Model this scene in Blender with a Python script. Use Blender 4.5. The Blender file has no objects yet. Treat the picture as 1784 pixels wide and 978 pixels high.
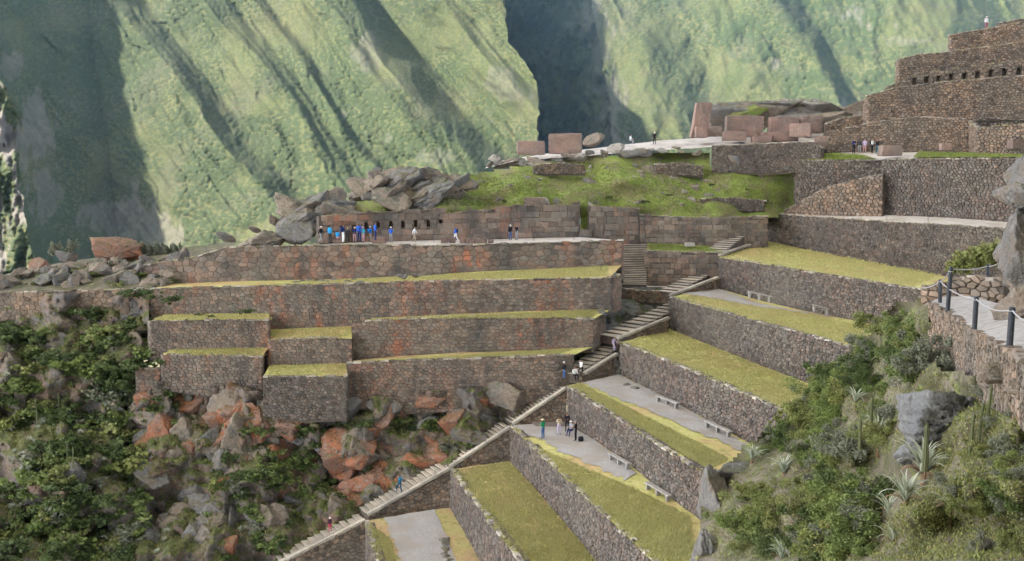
import bpy, math, random
import numpy as np
from mathutils import Vector, Matrix
from mathutils.bvhtree import BVHTree
random.seed(7); rng = np.random.default_rng(7)
sc = bpy.context.scene
col = sc.collection

# ---------------------------------------------------------------- camera, sky, sun, exposure
F, CX, CY, HOR = 1700.0, 892.0, 489.0, 290.0          # focal length (px), centre and horizon row of the photograph
PITCH = math.atan((CY - HOR) / F)
cam_d = bpy.data.cameras.new('camera'); cam = bpy.data.objects.new('camera', cam_d); col.objects.link(cam)
cam_d.sensor_width = 36; cam_d.lens = 36 * F / 1784; cam_d.clip_start = 0.5; cam_d.clip_end = 9000
cam.rotation_euler = (math.pi / 2 - PITCH, 0, 0); sc.camera = cam
SUN = Vector((-0.76, -0.10, 0.62)).normalized()        # towards the sun: left, a little behind the camera
SUN_EL = math.asin(SUN.z)
wd = bpy.data.worlds.new('World'); sc.world = wd; wd.use_nodes = True
nt = wd.node_tree; nt.nodes.clear()
sky = nt.nodes.new('ShaderNodeTexSky'); sky.sky_type = 'NISHITA'; sky.sun_disc = False
sky.sun_elevation = SUN_EL; sky.sun_rotation = math.atan2(SUN.x, SUN.y)
sky.altitude = 2800; sky.dust_density = 5.0; sky.air_density = .4; sky.ozone_density = .2
bg = nt.nodes.new('ShaderNodeBackground'); bg.inputs[1].default_value = 0.15
wo = nt.nodes.new('ShaderNodeOutputWorld')
hs = nt.nodes.new('ShaderNodeHueSaturation'); hs.inputs['Saturation'].default_value = .45          # thin high overcast greys the blue
nt.links.new(sky.outputs[0], hs.inputs['Color']); nt.links.new(hs.outputs[0], bg.inputs[0]); nt.links.new(bg.outputs[0], wo.inputs[0])
sd = bpy.data.lights.new('sun', 'SUN'); sd.energy = 3.0; sd.angle = math.radians(1.5); sd.color = (1, .93, .80)
so = bpy.data.objects.new('sun', sd); col.objects.link(so)
so.rotation_euler = SUN.to_track_quat('Z', 'Y').to_euler(); so.location = (-60, -10, 90)
sc.view_settings.view_transform = 'Standard'; sc.view_settings.look = 'None'
sc.view_settings.exposure = 3.0; sc.view_settings.gamma = 1
sc.render.engine = 'CYCLES'; sc.cycles.use_denoising = True
sc.cycles.max_bounces = 6; sc.cycles.diffuse_bounces = 3; sc.cycles.volume_bounces = 0
sc.cycles.transparent_max_bounces = 6; sc.cycles.use_adaptive_sampling = True

# ---------------------------------------------------------------- helpers
def rays(px, py):
    a = (np.asarray(px, float) - CX) / F; b = -(np.asarray(py, float) - CY) / F
    c, s = math.cos(PITCH), math.sin(PITCH)
    return a, c + b * s, -s + b * c
def PN(px, py, Y):                                     # pixel + distance -> points
    x, y, z = rays(px, py); t = Y / y
    return np.stack(np.broadcast_arrays(x * t, y * t, z * t), -1)
def P(px, py, Y): return Vector(PN(px, py, Y).tolist())
def Yh(px, py, h):                                     # distance at which a pixel meets height h
    x, y, z = rays(px, py); return float(h / z * y)
def Q(px, py, h): return P(px, py, Yh(px, py, h))

def _hash(i, j, seed):
    n = (i * 374761393 + j * 668265263 + seed * 974711) & 0xffffffff
    n = ((n ^ (n >> 13)) * 1274126177) & 0xffffffff
    return ((n ^ (n >> 16)) & 0xffff) / 65535.0
def vnoise(x, y, seed=0):                              # smooth value noise, -1..1
    x = np.asarray(x, float); y = np.asarray(y, float)
    i = np.floor(x).astype(np.int64); j = np.floor(y).astype(np.int64)
    u = x - i; v = y - j; u = u * u * u * (u * (u * 6 - 15) + 10); v = v * v * v * (v * (v * 6 - 15) + 10)
    a = _hash(i, j, seed); b = _hash(i + 1, j, seed); c = _hash(i, j + 1, seed); d = _hash(i + 1, j + 1, seed)
    return 2 * ((a * (1 - u) + b * u) * (1 - v) + (c * (1 - u) + d * u) * v) - 1
def fbm(x, y, seed=0, o=4):
    s = 0; a = 1
    for k in range(o): s = s + a * vnoise(x * 2 ** k + 17 * k, y * 2 ** k + 31 * k, seed + k); a *= .5
    return s
def cellbump(x, y, seed=0):                            # rounded clumps 0..1 (jittered cells)
    x = np.asarray(x, float); y = np.asarray(y, float)
    i = np.floor(x).astype(np.int64); j = np.floor(y).astype(np.int64); best = np.full(x.shape, 9.0)
    for di in (-1, 0, 1):
        for dj in (-1, 0, 1):
            cx = i + di + _hash(i + di, j + dj, seed); cy = j + dj + _hash(i + di, j + dj, seed + 5)
            r = .35 + .5 * _hash(i + di, j + dj, seed + 9)
            best = np.minimum(best, ((x - cx) ** 2 + (y - cy) ** 2) / (r * r))
    return np.clip(1 - best, 0, 1)

def tag(o, label=None, cat=None, group=None, kind=None):
    for k, v in (('label', label), ('category', cat), ('group', group), ('kind', kind)):
        if v: o[k] = v
    return o
def mesh_np(name, V, Fc, mat=None, attr=None, smooth=False):
    me = bpy.data.meshes.new(name); V = np.asarray(V, np.float32)
    if isinstance(Fc, np.ndarray):
        n, k = Fc.shape
        me.vertices.add(len(V)); me.vertices.foreach_set('co', V.ravel())
        me.loops.add(n * k); me.loops.foreach_set('vertex_index', Fc.ravel().astype(np.int32))
        me.polygons.add(n); me.polygons.foreach_set('loop_start', np.arange(n, dtype=np.int32) * k)
        me.update(calc_edges=True)
    else:
        me.from_pydata(V.tolist(), [], Fc); me.update()
    if attr is not None:
        ca = me.attributes.new('Col', 'FLOAT_COLOR', 'POINT')
        A = np.ones((len(V), 4), np.float32); A[:, :np.asarray(attr).shape[1]] = attr
        ca.data.foreach_set('color', A.ravel())
    if mat: me.materials.append(mat)
    if smooth: me.polygons.foreach_set('use_smooth', np.ones(len(me.polygons), bool))
    return me
def obj(name, me, parent=None, loc=None):
    o = bpy.data.objects.new(name, me); col.objects.link(o)
    if parent: o.parent = parent
    if loc is not None: o.location = loc
    return o
def empty(name, loc=(0, 0, 0), rz=0):
    o = bpy.data.objects.new(name, None); o.empty_display_size = .2; col.objects.link(o)
    o.location = loc; o.rotation_euler = (0, 0, rz); return o
def gridfaces(nr, nc):
    i = np.arange(nr - 1)[:, None] * nc + np.arange(nc - 1)[None, :]
    return np.stack([i, i + nc, i + nc + 1, i + 1], -1).reshape(-1, 4)

# ---------------------------------------------------------------- materials
def new_mat(name, rough=.9):
    m = bpy.data.materials.new(name); m.use_nodes = True; t = m.node_tree
    b = t.nodes['Principled BSDF']; b.inputs['Roughness'].default_value = rough
    b.inputs['Specular IOR Level'].default_value = .25
    return m, t, b
class N:                                               # tiny node builder
    def __init__(s, t): s.t = t; s.geo = t.nodes.new('ShaderNodeNewGeometry').outputs['Position']
    def noise(s, scale, detail=4, stretch=None, vec=None):
        v = vec or s.geo
        if stretch:
            mp = s.t.nodes.new('ShaderNodeMapping'); mp.inputs['Scale'].default_value = stretch
            s.t.links.new(v, mp.inputs[0]); v = mp.outputs[0]
        n = s.t.nodes.new('ShaderNodeTexNoise'); n.inputs['Scale'].default_value = scale
        n.inputs['Detail'].default_value = detail; n.inputs['Roughness'].default_value = .62
        s.t.links.new(v, n.inputs['Vector']); return n.outputs[0]
    def ramp(s, f, lo, hi, a=0., b=1.):
        m = s.t.nodes.new('ShaderNodeMapRange'); m.inputs[1].default_value = lo; m.inputs[2].default_value = hi
        m.inputs[3].default_value = a; m.inputs[4].default_value = b; s.t.links.new(f, m.inputs[0]); return m.outputs[0]
    def mix(s, f, a, b, mode='MIX'):
        m = s.t.nodes.new('ShaderNodeMix'); m.data_type = 'RGBA'; m.blend_type = mode
        for sock, v in ((m.inputs[0], f), (m.inputs[6], a), (m.inputs[7], b)):
            if hasattr(v, 'links'): s.t.links.new(v, sock)
            elif isinstance(v, (int, float)): sock.default_value = v
            else: sock.default_value = (*v, 1)
        return m.outputs[2]
    def math(s, op, a, b):
        m = s.t.nodes.new('ShaderNodeMath'); m.operation = op
        for k, v in enumerate((a, b)):
            if hasattr(v, 'links'): s.t.links.new(v, m.inputs[k])
            else: m.inputs[k].default_value = v
        return m.outputs[0]
    def attr(s):
        a = s.t.nodes.new('ShaderNodeAttribute'); a.attribute_name = 'Col'
        p = s.t.nodes.new('ShaderNodeSeparateColor'); s.t.links.new(a.outputs[0], p.inputs[0]); return p.outputs
    def rnd(s): return s.t.nodes.new('ShaderNodeObjectInfo').outputs['Random']
    def bump(s, b, h, strength=.5, dist=.05):
        n = s.t.nodes.new('ShaderNodeBump'); n.inputs['Strength'].default_value = strength; n.inputs['Distance'].default_value = dist
        s.t.links.new(h, n.inputs['Height']); s.t.links.new(n.outputs[0], b.inputs['Normal'])
    def normal_z(s):
        g = s.t.nodes.new('ShaderNodeNewGeometry'); p = s.t.nodes.new('ShaderNodeSeparateXYZ')
        s.t.links.new(g.outputs['Normal'], p.inputs[0]); return p.outputs[2]

def stone_mat(name, a, b, lichen=0., lich_col=(.36, .13, .065), tones=(.55, 1.4)):
    m, t, p = new_mat(name, .92); n = N(t); A = n.attr()
    c = n.mix(A[1], a, b)
    c = n.mix(n.ramp(n.noise(.35, 3), .42, .62, 0, .5), c, (.095, .088, .08))            # weathered grey drifts
    c = n.mix(n.ramp(n.noise(2.2, 5), .5, .72, 0, .45), c, (.27, .255, .22))              # pale lichen
    c = n.mix(n.ramp(n.noise(.09, 3), .48, .62, 0, .45), c, (.16, .145, .115))            # broad pale weathering
    if lichen:
        f = n.math('MULTIPLY', n.ramp(n.noise(.16, 3, (1, 1, .4)), .47, .66), n.ramp(n.noise(1.1, 4, (1, 1, .35)), .42, .6, 0, 1))
        f = n.math('MULTIPLY', f, n.ramp(A[2], .2, .65, .15 * lichen, .9 * lichen))
        c = n.mix(f, c, lich_col)
        g = n.math('MULTIPLY', n.ramp(n.noise(.35, 3, (1, 1, .25)), .52, .66), .55)     # dark vertical run-off stains
        c = n.mix(g, c, (.06, .062, .06))
    v = n.ramp(A[0], 0, 1, *tones); v = n.math('MULTIPLY', v, n.ramp(n.noise(7, 5), .2, .8, .7, 1.3))
    vm = t.nodes.new('ShaderNodeVectorMath'); vm.operation = 'SCALE'
    t.links.new(c, vm.inputs[0]); t.links.new(v, vm.inputs[3]); t.links.new(vm.outputs[0], p.inputs['Base Color'])
    n.bump(p, n.noise(9, 6), .55, .06); return m
def plain_mat(name, a, b, scale=3., rough=.9, bump=.4, dist=.03, c=None, cscale=.4):
    m, t, p = new_mat(name, rough); n = N(t)
    x = n.mix(n.ramp(n.noise(scale, 5), .35, .65), a, b)
    if c: x = n.mix(n.ramp(n.noise(cscale, 3), .45, .62), x, c)
    t.links.new(x, p.inputs['Base Color'])
    if bump: n.bump(p, n.noise(scale * 4, 5), bump, dist)
    return m
def leaf_mat(name, a, b, dry=None, rough=.7):
    m, t, p = new_mat(name, rough); n = N(t); A = n.attr()
    x = n.mix(A[0], a, b)
    if dry: x = n.mix(n.ramp(A[1], .82, .95), x, dry)
    x = n.mix(n.ramp(n.rnd(), 0, 1, 0, .35), x, tuple(.6 * q + .05 for q in b))
    t.links.new(x, p.inputs['Base Color'])
    tr = t.nodes.new('ShaderNodeBsdfTranslucent'); t.links.new(x, tr.inputs[0])
    ms = t.nodes.new('ShaderNodeMixShader'); ms.inputs[0].default_value = .25
    t.links.new(p.outputs[0], ms.inputs[1]); t.links.new(tr.outputs[0], ms.inputs[2])
    t.links.new(ms.outputs[0], t.nodes['Material Output'].inputs[0]); return m
def flat_mat(name, c, rough=.8):
    m, t, p = new_mat(name, rough); n = N(t)
    x = n.mix(n.ramp(n.noise(14, 4), .3, .7), tuple(.8 * v for v in c), tuple(min(1, 1.15 * v) for v in c))
    t.links.new(x, p.inputs['Base Color']); return m

M = {}
M['rubble'] = stone_mat('rubble_stone', (.108, .093, .077), (.16, .112, .084))
M['brown'] = stone_mat('brown_fieldstone', (.19, .145, .105), (.26, .17, .11))
M['inca'] = stone_mat('fitted_stone', (.185, .152, .12), (.255, .172, .122), 1.0, (.36, .13, .065), (.66, 1.3))
M['upper'] = stone_mat('upper_fieldstone', (.20, .15, .11), (.28, .185, .12))
M['cap'] = stone_mat('coping_stone', (.36, .325, .265), (.42, .36, .285))
M['core'] = plain_mat('mortar_earth', (.075, .062, .05), (.12, .095, .075), 4)
M['porphyry'] = stone_mat('rose_porphyry', (.245, .155, .12), (.29, .185, .145))
def rock_mat(name, a, b, c, cf=(.5, .62)):
    m, t, p = new_mat(name, .92); n = N(t)
    x = n.mix(n.ramp(n.noise(.8, 5), .35, .65), a, b)
    x = n.mix(n.ramp(n.noise(.55, 4), *cf), x, c)
    x = n.mix(n.ramp(n.noise(2.4, 6), .55, .72, 0, .7), x, (.33, .32, .28))
    x = n.mix(n.ramp(n.noise(1.6, 6), .56, .70, 0, .85), x, (.075, .07, .062))
    x = n.mix(n.math('MULTIPLY', n.ramp(n.normal_z(), .45, .9), n.ramp(n.noise(1.1, 5), .42, .6, 0, .7)), x, (.11, .12, .05))   # moss on ledges
    t.links.new(x, p.inputs['Base Color']); n.bump(p, n.noise(4.5, 8), 1., .3); return m
M['rock_grey'] = rock_mat('grey_rock', (.15, .145, .135), (.24, .225, .205), (.21, .17, .13))
M['rock_light'] = rock_mat('light_grey_rock', (.17, .172, .17), (.26, .258, .25), (.15, .145, .135))
M['rock_tan'] = rock_mat('tan_rock', (.24, .19, .145), (.32, .26, .195), (.19, .17, .145))
M['rock_red'] = rock_mat('rust_rock', (.25, .145, .10), (.30, .19, .14), (.38, .15, .075), (.42, .6))
M['rock_pale'] = rock_mat('pale_rock', (.34, .31, .27), (.42, .39, .34), (.28, .235, .19))
def crag_mat():
    m, t, p = new_mat('craggy_hillside', .93); n = N(t)
    rk = n.mix(n.ramp(n.noise(.5, 5), .4, .6), (.17, .155, .14), (.24, .17, .125)); rk = n.mix(n.ramp(n.noise(.28, 4), .54, .66, 0, .5), rk, (.31, .15, .09))
    rk = n.mix(n.ramp(n.noise(2.2, 6), .5, .7, 0, .8), rk, (.07, .065, .055))
    gr = n.mix(n.ramp(n.noise(1.4, 5), .35, .65), (.06, .08, .025), (.15, .15, .055)); gr = n.mix(n.ramp(n.noise(.6, 4), .5, .65), gr, (.17, .14, .095))
    f = n.ramp(n.math('ADD', n.noise(.33, 5), n.math('MULTIPLY', n.normal_z(), .35)), .60, .72)
    x = n.mix(f, rk, gr); t.links.new(x, p.inputs['Base Color']); n.bump(p, n.noise(3.5, 8), 1., .3); return m
M['crag'] = crag_mat()
M['gravel'] = plain_mat('gravel', (.30, .285, .265), (.40, .375, .345), 5, bump=.6, c=(.32, .285, .24))
M['dust'] = plain_mat('pale_dust', (.46, .42, .365), (.55, .50, .44), 2.5, bump=.3, c=(.40, .35, .29))
M['paving'] = plain_mat('worn_paving', (.27, .25, .225), (.42, .39, .35), 3.2, .85, .8, .06)
def grass_mat(name, a, b, c, cf=(.46, .60), cs=.2):
    m, t, p = new_mat(name, .9); n = N(t)
    x = n.mix(n.ramp(n.noise(.5, 5), .35, .65), a, b)
    x = n.mix(n.ramp(n.noise(cs, 5), *cf), x, c)
    x = n.mix(n.ramp(n.noise(3.5, 6), .35, .75, 0, .6), x, tuple(.5 * v for v in a))
    x = n.mix(n.ramp(n.noise(1.3, 6), .54, .68, 0, .75), x, (.19, .225, .06))
    x = n.mix(n.ramp(n.noise(9, 3), .58, .75, 0, .6), x, (.50, .46, .26))
    t.links.new(x, p.inputs['Base Color']); n.bump(p, n.noise(5, 8), .7, .12); return m
M['lawn'] = grass_mat('terrace_grass', (.49, .465, .14), (.62, .57, .23), (.55, .37, .18))
M['lawn_dry'] = grass_mat('dry_terrace_grass', (.44, .385, .14), (.54, .45, .20), (.49, .32, .18), (.42, .56))
M['lawn_green'] = grass_mat('fresh_grass', (.17, .235, .045), (.25, .29, .07), (.20, .165, .09), (.46, .58), .45)
M['soil'] = grass_mat('scrub_soil', (.085, .085, .04), (.14, .125, .065), (.19, .155, .12), (.46, .62), .5)
M['tanearth'] = plain_mat('tan_earth', (.20, .16, .125), (.28, .235, .19), 1.2, bump=.7, dist=.2, c=(.33, .30, .27))
M['rubblesoil'] = plain_mat('grey_rubble', (.12, .12, .11), (.25, .245, .23), 1.6, bump=.9, dist=.25, c=(.10, .12, .05), cscale=.5)
M['wood'] = plain_mat('grey_bench_wood', (.27, .25, .22), (.36, .34, .30), 6, bump=.2)
M['iron'] = plain_mat('dark_post_paint', (.025, .03, .036), (.05, .055, .065), 9, .5, .1, .005)
M['rope'] = plain_mat('grey_rope', (.32, .31, .31), (.42, .41, .40), 20, .8, .3, .005)
# ---------------------------------------------------------------- mountains (real slopes 0.6 to 2.6 km away)
def hill_mat():
    m, t, p = new_mat('mountain_scrub', .95); n = N(t); A = n.attr()
    c = n.mix(n.ramp(n.noise(.012, 4), .35, .65), (.048, .056, .0185), (.066, .066, .0265))     # grass of the slopes
    c = n.mix(n.ramp(n.noise(.011, 5), .5, .66, 0, .75), c, (.034, .045, .014))
    c = n.mix(n.ramp(n.noise(.05, 6), .5, .7, 0, .3), c, (.078, .07, .032))
    c = n.mix(n.ramp(A[0], .08, .45, 0, .9), c, (.018, .03, .01))                                   # shrubs
    c = n.mix(n.ramp(n.noise(.3, 4), .48, .62, 0, .6), c, (.021, .032, .011))
    c = n.mix(n.ramp(n.noise(.016, 5), .52, .7, 0, .4), c, (.056, .053, .036))
    rk = n.mix(n.ramp(n.noise(.09, 6, (1, 1, .25)), .35, .65), (.065, .062, .06), (.13, .117, .10))
    c = n.mix(A[1], c, rk)
    t.links.new(c, p.inputs['Base Color']); return m
M['hill'] = hill_mat()
def smooth_keys(s, keys, sig):                        # ridge profile with rounded crests
    g = np.arange(-1000, 2400.); k = np.exp(-.5 * (np.arange(-40, 41) / sig) ** 2); k /= k.sum()
    return np.interp(s, g, np.convolve(np.pad(np.interp(g, keys[:, 0], keys[:, 1]), 40, mode='edge'), k, 'valid'))
def sm(x, a, b): x = np.clip((x - a) / (b - a), 0, 1); return x * x * (3 - 2 * x)
def mountain(name, label, V, att, nr, nc):
    o = obj(name, mesh_np(name, V.reshape(-1, 3), gridfaces(nr, nc), M['hill'], att.reshape(-1, att.shape[-1]), True))
    return tag(o, label, 'mountain', None, 'structure')

# left mountain: spurs run down from upper left to lower right; right edge turns back into the side valley
def left_mountain():
    st = 2.3; nr, nc = int(640 / st), int(1240 / st)
    py = np.linspace(470, -170, nr)[:, None] + np.zeros((1, nc)); u = np.linspace(0, 1, nc)[None, :] + np.zeros((nr, 1))
    yy = np.array([-170, 0, 60, 75, 105, 130, 165, 200, 260, 300, 470.]); xx = np.array([880, 880, 884, 886, 912, 931, 936, 940, 935, 930, 900.])
    edge = np.interp(py, yy, xx) + 3 * vnoise(py / 9, py * 0, 3)
    px = -240 + (edge + 240) * np.minimum(u / .965, 1)
    w = 20 * fbm(px / 250, py / 250, 11, 2) + 3 * fbm(px / 60, py / 60, 14, 2)
    s = px - .8 * py + w * .9
    keys = np.array([(-900, -30), (120, 10), (183, 56), (236, 12), (335, 50), (352, 52), (392, 26), (425, 44), (442, 20), (470, 34), (520, 50), (548, 60), (600, 46), (650, -28), (715, -8), (770, 40), (800, 26), (846, 38), (900, 18), (1100, -20)])
    R = smooth_keys(s, keys, 6)
    fade = .55 + .45 * sm(py, 420, 120)
    R = R * fade * 1.05
    vx = 160 + .13 * py + .5 * w                                           # axis of the dark gully on the left
    wedge = np.clip(px - vx, 0, None)
    R = np.where(s < 183, np.minimum(R, 0) * 0 + np.interp(s, [-900, 183], [0, 56]) * 0 + 56 * fade - np.clip(183 - s, 0, 400) * .30, R)
    R = np.where(px < vx, R + np.minimum(vx - px, 200) * .95 + np.clip(vx - px - 200, 0, 400) * .12 - 5 * np.exp(-((px - vx) / 40) ** 2) , R)
    R = R + 8 * (1 - np.abs(fbm((s + .4 * w) / 52, py / 190 + px / 500, 5, 2))) + 3.2 * (1 - np.abs(fbm((s - .5 * w) / 19, py / 90, 8, 2))) + 2.5 * fbm(px / 70, py / 70, 15, 3) + 4.0 * (1 - np.abs(fbm((s + .8 * w) / 33 + .5 * fbm(px / 50, py / 50, 16, 2), py / 150, 17, 2))) ** 2
    rock = sm(fbm(px / 26, py / 40, 21, 4), 1.1, 1.45) * .5
    for cx, cy, rx, ry, a in ((62, 230, 38, 80, .9), (80, 330, 35, 60, .7), (215, 385, 80, 50, 1.), (235, 365, 12, 60, 1.), (285, 400, 40, 40, .9), (870, 140, 40, 26, .45), (895, 165, 40, 18, .4), (760, 275, 50, 16, .4), (20, 115, 22, 30, .7), (640, 85, 30, 40, .5)):
        q = 1 - ((px - cx) / rx) ** 2 - ((py - cy) / ry) ** 2
        rock = np.maximum(rock, a * sm(q + .55 * fbm(px / 9, py / 26, 33, 3), .1, .6))
    rock = rock * .6
    shrub = .85 * cellbump(px / 5.0, py / 3.8, 2) * (vnoise(px / 60, py / 60, 40) * .4 + .6) + .55 * cellbump(px / 8.5, py / 6.5, 4) * sm(fbm(px / 120, py / 90, 41, 3), -.1, .6)
    shrub = np.clip(shrub, 0, 1.2) * (1 - .8 * rock)
    R = R + 2.2 * shrub + rock * 2.0 * fbm(px / 6, py / 9, 50, 2)
    D = 820 + (470 - py) * .85 - R * 1.2
    back = np.clip(u - .965, 0, None) / .035
    D = D + 1700 * back ** 1.2
    V = PN(px - 5 * back, py, D)
    cap = np.interp(V[..., 1], [1150, 1300, 1500, 1700, 2000, 2300, 2700], [420, 250, 215, 280, 480, 640, 780]) + 22 * fbm(V[..., 1] / 120, V[..., 1] * 0, 19, 4)
    V[..., 2] = np.where(back > 0, np.minimum(V[..., 2], cap), V[..., 2])     # unseen back ridge, its crest heights shaped to shade the side valley
    mountain('mountain_slope', 'steep green scrub mountainside with diagonal spurs filling the left background', V, np.stack([shrub, rock], -1), nr, nc)
left_mountain()

def right_mountain():
    st = 2.4; nr, nc = int(520 / st), int(1100 / st)
    py = np.linspace(330, -190, nr)[:, None] + np.zeros((1, nc)); px = np.linspace(850, 1950, nc)[None, :] + np.zeros((nr, 1))
    w = 22 * fbm(px / 200, py / 200, 61, 3) + 5 * fbm(px / 55, py / 55, 62, 3)
    c1 = 1030 + .12 * py + .5 * w                                         # sharp left crest above the side valley
    s = px - .62 * py + w
    R = np.where(px < c1, (px - c1) * 2.3, 0) + 12 * np.exp(-((px - c1) / 25) ** 2)
    keys = np.array([(900, 0), (1060, 30), (1130, -6), (1210, 35), (1290, 60), (1345, 92), (1356, 94), (1392, 30), (1430, 45), (1520, 85), (1600, 100), (1640, 80), (1720, 20), (2200, -60)])
    R = R + smooth_keys(s, keys, 9) * sm(px, c1[0, 0] - 10, c1[0, 0] + 70) * 1.2
    R = R + np.where(px < c1, 1., .1) * 26 * fbm((px + .3 * py) / 24, py / 55, 64, 4) + 10 * (1 - np.abs(fbm((s + .4 * w) / 66, py / 150, 65, 4))) + 4.5 * (1 - np.abs(fbm((s - .5 * w) / 24, py / 90, 68, 2))) + 5 * fbm(px / 70, py / 70, 69, 3) + 5 * (1 - np.abs(fbm((s + .8 * w) / 36, py / 150, 67, 2))) ** 2
    rock = sm(fbm(px / 30, py / 45, 71, 4), 1.0, 1.35) * .5
    rock = np.maximum(rock, .45 * sm(1 - np.abs(px - c1) / 45 + .5 * fbm(px / 10, py / 30, 72, 3), .4, .9))
    rock = np.maximum(rock, .25 * sm(1 - ((px - 1585) / 70) ** 2 - ((py - 72) / 10) ** 2 + .6 * fbm(px / 9, py / 9, 73, 3), .2, .7))
    shrub = .8 * cellbump(px / 5.2, py / 4, 82) * (vnoise(px / 55, py / 55, 80) * .4 + .55) + .7 * cellbump(px / 9, py / 7, 84) * sm(fbm(px / 100, py / 80, 81, 3), -.05, .6)
    shrub = np.clip(shrub, 0, 1.2) * (1 - .7 * rock)
    R = R + 3.4 * shrub + rock * 5 * vnoise(px / 5, py / 15, 90)
    D = 1500 + (330 - py) * 1.5 - R * 1.25
    V = PN(px, py, D)
    mountain('mountain_slope', 'hazy blue green mountain beyond the side valley, behind the ruins', V, np.stack([shrub, rock], -1), nr, nc)
right_mountain()

def far_ridge():
    nr, nc = 60, 140
    px = np.linspace(1560, 2100, nc)[None, :] + np.zeros((nr, 1)); v = np.linspace(0, 1, nr)[:, None] + np.zeros((1, nc))
    py = 160 - 420 * v
    R = 60 * fbm((px - .7 * py) / 70, py / 160, 91, 4)
    V = PN(px, py, 3300 + (160 - py) * 2.5 - R)
    sh = cellbump(px / 7, py / 5, 92)
    mountain('far_mountain', 'distant blue mountain showing at the top right corner', V, np.stack([sh, sh * 0], -1), nr, nc)
far_ridge()

def near_cliff():                                     # sunlit crag that rises from the valley at the far left
    nr, nc = 190, 90
    v = np.linspace(0, 1, nr)[:, None] + np.zeros((1, nc)); u = np.linspace(0, 1, nc)[None, :] + np.zeros((nr, 1))
    py = 560 - 420 * v
    edge = np.interp(py, [140, 165, 215, 250, 330, 380, 420, 460, 560], [2, 12, 38, 30, 36, 42, 45, 62, 150]) + 5 * fbm(py / 22, py * 0, 101, 3)
    px = -190 + (edge + 190) * np.minimum(u / .9, 1)
    back = np.clip(u - .9, 0, None) / .1
    rock = sm(fbm(px / 16, py / 60, 103, 4) + .25, .25, .6)
    shrub = cellbump(px / 9, py / 8, 104) * (1 - .75 * rock)
    R = 7 * fbm(px / 26, py / 70, 105, 4) + 2.5 * shrub + rock * 2.2 * vnoise(px / 5, py / 14, 106)
    D = 400 + (560 - py) * .25 - R + 60 * back
    V = PN(px - 6 * back, py, D)
    mountain('crag', 'sunlit rocky crag rising behind the left end of the terraces', V, np.stack([shrub, rock], -1), nr, nc)
near_cliff()
def viewpoint_hill():                                 # unseen mountainside behind and right of the viewpoint, added to block low sky light
    na, nr_ = 90, 46; a = np.radians(np.linspace(-152, 34, na))[:, None] + np.zeros((1, nr_)); q = np.linspace(0, 1, nr_)[None, :] + np.zeros((na, 1)); r = 42 + 330 * q ** 1.4
    x, y = r * np.cos(a), r * np.sin(a); z = -12 + (r - 42) * (.95 + .18 * fbm(a * 3, q * 2, 111, 3)) + 3 * fbm(x / 14, y / 14, 112, 4)
    o = obj('mountain_slope', mesh_np('mountain_slope', np.stack([x, y, z], -1).reshape(-1, 3), gridfaces(na, nr_), M['hill'], np.stack([cellbump(x / 3, y / 3, 113), q * 0], -1).reshape(-1, 2), True))
    tag(o, 'unseen scrubby mountainside added behind the viewpoint to block low sky light', 'mountain', None, 'structure')
viewpoint_hill()
vf = obj('valley_floor', mesh_np('valley_floor', [(-6000, -3000, -140), (6000, -3000, -140), (6000, 8000, -140), (-6000, 8000, -140)], np.array([[0, 1, 2, 3]]), M['soil']))
tag(vf, 'green valley floor far below the ruins', 'ground', None, 'structure')
# ---------------------------------------------------------------- stone walls
EDGE = {}
def interp_poly(pts, cum, u):
    k = int(np.searchsorted(cum, u) - 1); k = max(0, min(k, len(pts) - 2))
    d = cum[k + 1] - cum[k]; f = (u - cum[k]) / d if d > 1e-9 else 0
    f = min(1, max(0, f)); return pts[k].lerp(pts[k + 1], f), k
def clip(poly, ax, ay, c):                            # keep ax*x+ay*y <= c
    out = []; n = len(poly)
    for i in range(n):
        p, q = poly[i], poly[(i + 1) % n]; a = ax * p[0] + ay * p[1] - c; b = ax * q[0] + ay * q[1] - c
        if a <= 0: out.append(p)
        if (a < 0 < b) or (b < 0 < a):
            t = a / (a - b); out.append((p[0] + t * (q[0] - p[0]), p[1] + t * (q[1] - p[1])))
    return out
def voronoi_cells(L, z0, z1, sx, sy, jit, R):
    nr = int((z1 - z0) / sy) + 4; nc = int(L / sx) + 4
    pt = {}
    for r in range(-2, nr):
        for c in range(-2, nc):
            pt[r, c] = ((c + .5 + (.5 if r % 2 else 0) + R.uniform(-jit, jit)) * sx, z0 + (r + .5 + R.uniform(-jit, jit) * .9) * sy)
    for r in range(-1, nr - 1):
        for c in range(-1, nc - 1):
            x, y = pt[r, c]; poly = [(x - 2 * sx, y - 2 * sy), (x + 2 * sx, y - 2 * sy), (x + 2 * sx, y + 2 * sy), (x - 2 * sx, y + 2 * sy)]
            for dr in (-1, 0, 1):
                for dc in (-2, -1, 0, 1, 2):
                    if (dr or dc) and (r + dr, c + dc) in pt:
                        q = pt[r + dr, c + dc]; ax, ay = (q[0] - x) / sx ** 2, (q[1] - y) / sy ** 2
                        poly = clip(poly, ax, ay, ax * (q[0] + x) / 2 + ay * (q[1] + y) / 2)
            yield poly
def ashlar_cells(L, z0, z1, sx, sy, jit, R):
    z = z0
    while z < z1:
        h = sy * R.uniform(.7, 1.35); u = -sx * R.random()
        while u < L:
            w = sx * R.choice((.6, .8, 1, 1.2, 1.7)); j = lambda: R.uniform(-jit, jit) * min(w, h)
            yield [(u + j() * .4, z + j() * .5), (u + w * .5, z + j()), (u + w + j() * .4, z + j() * .5), (u + w + j() * .5, z + h * .5), (u + w + j() * .4, z + h + j() * .5), (u + w * .5, z + h + j()), (u + j() * .4, z + h + j() * .5)]
            u += w
        z += h
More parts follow.
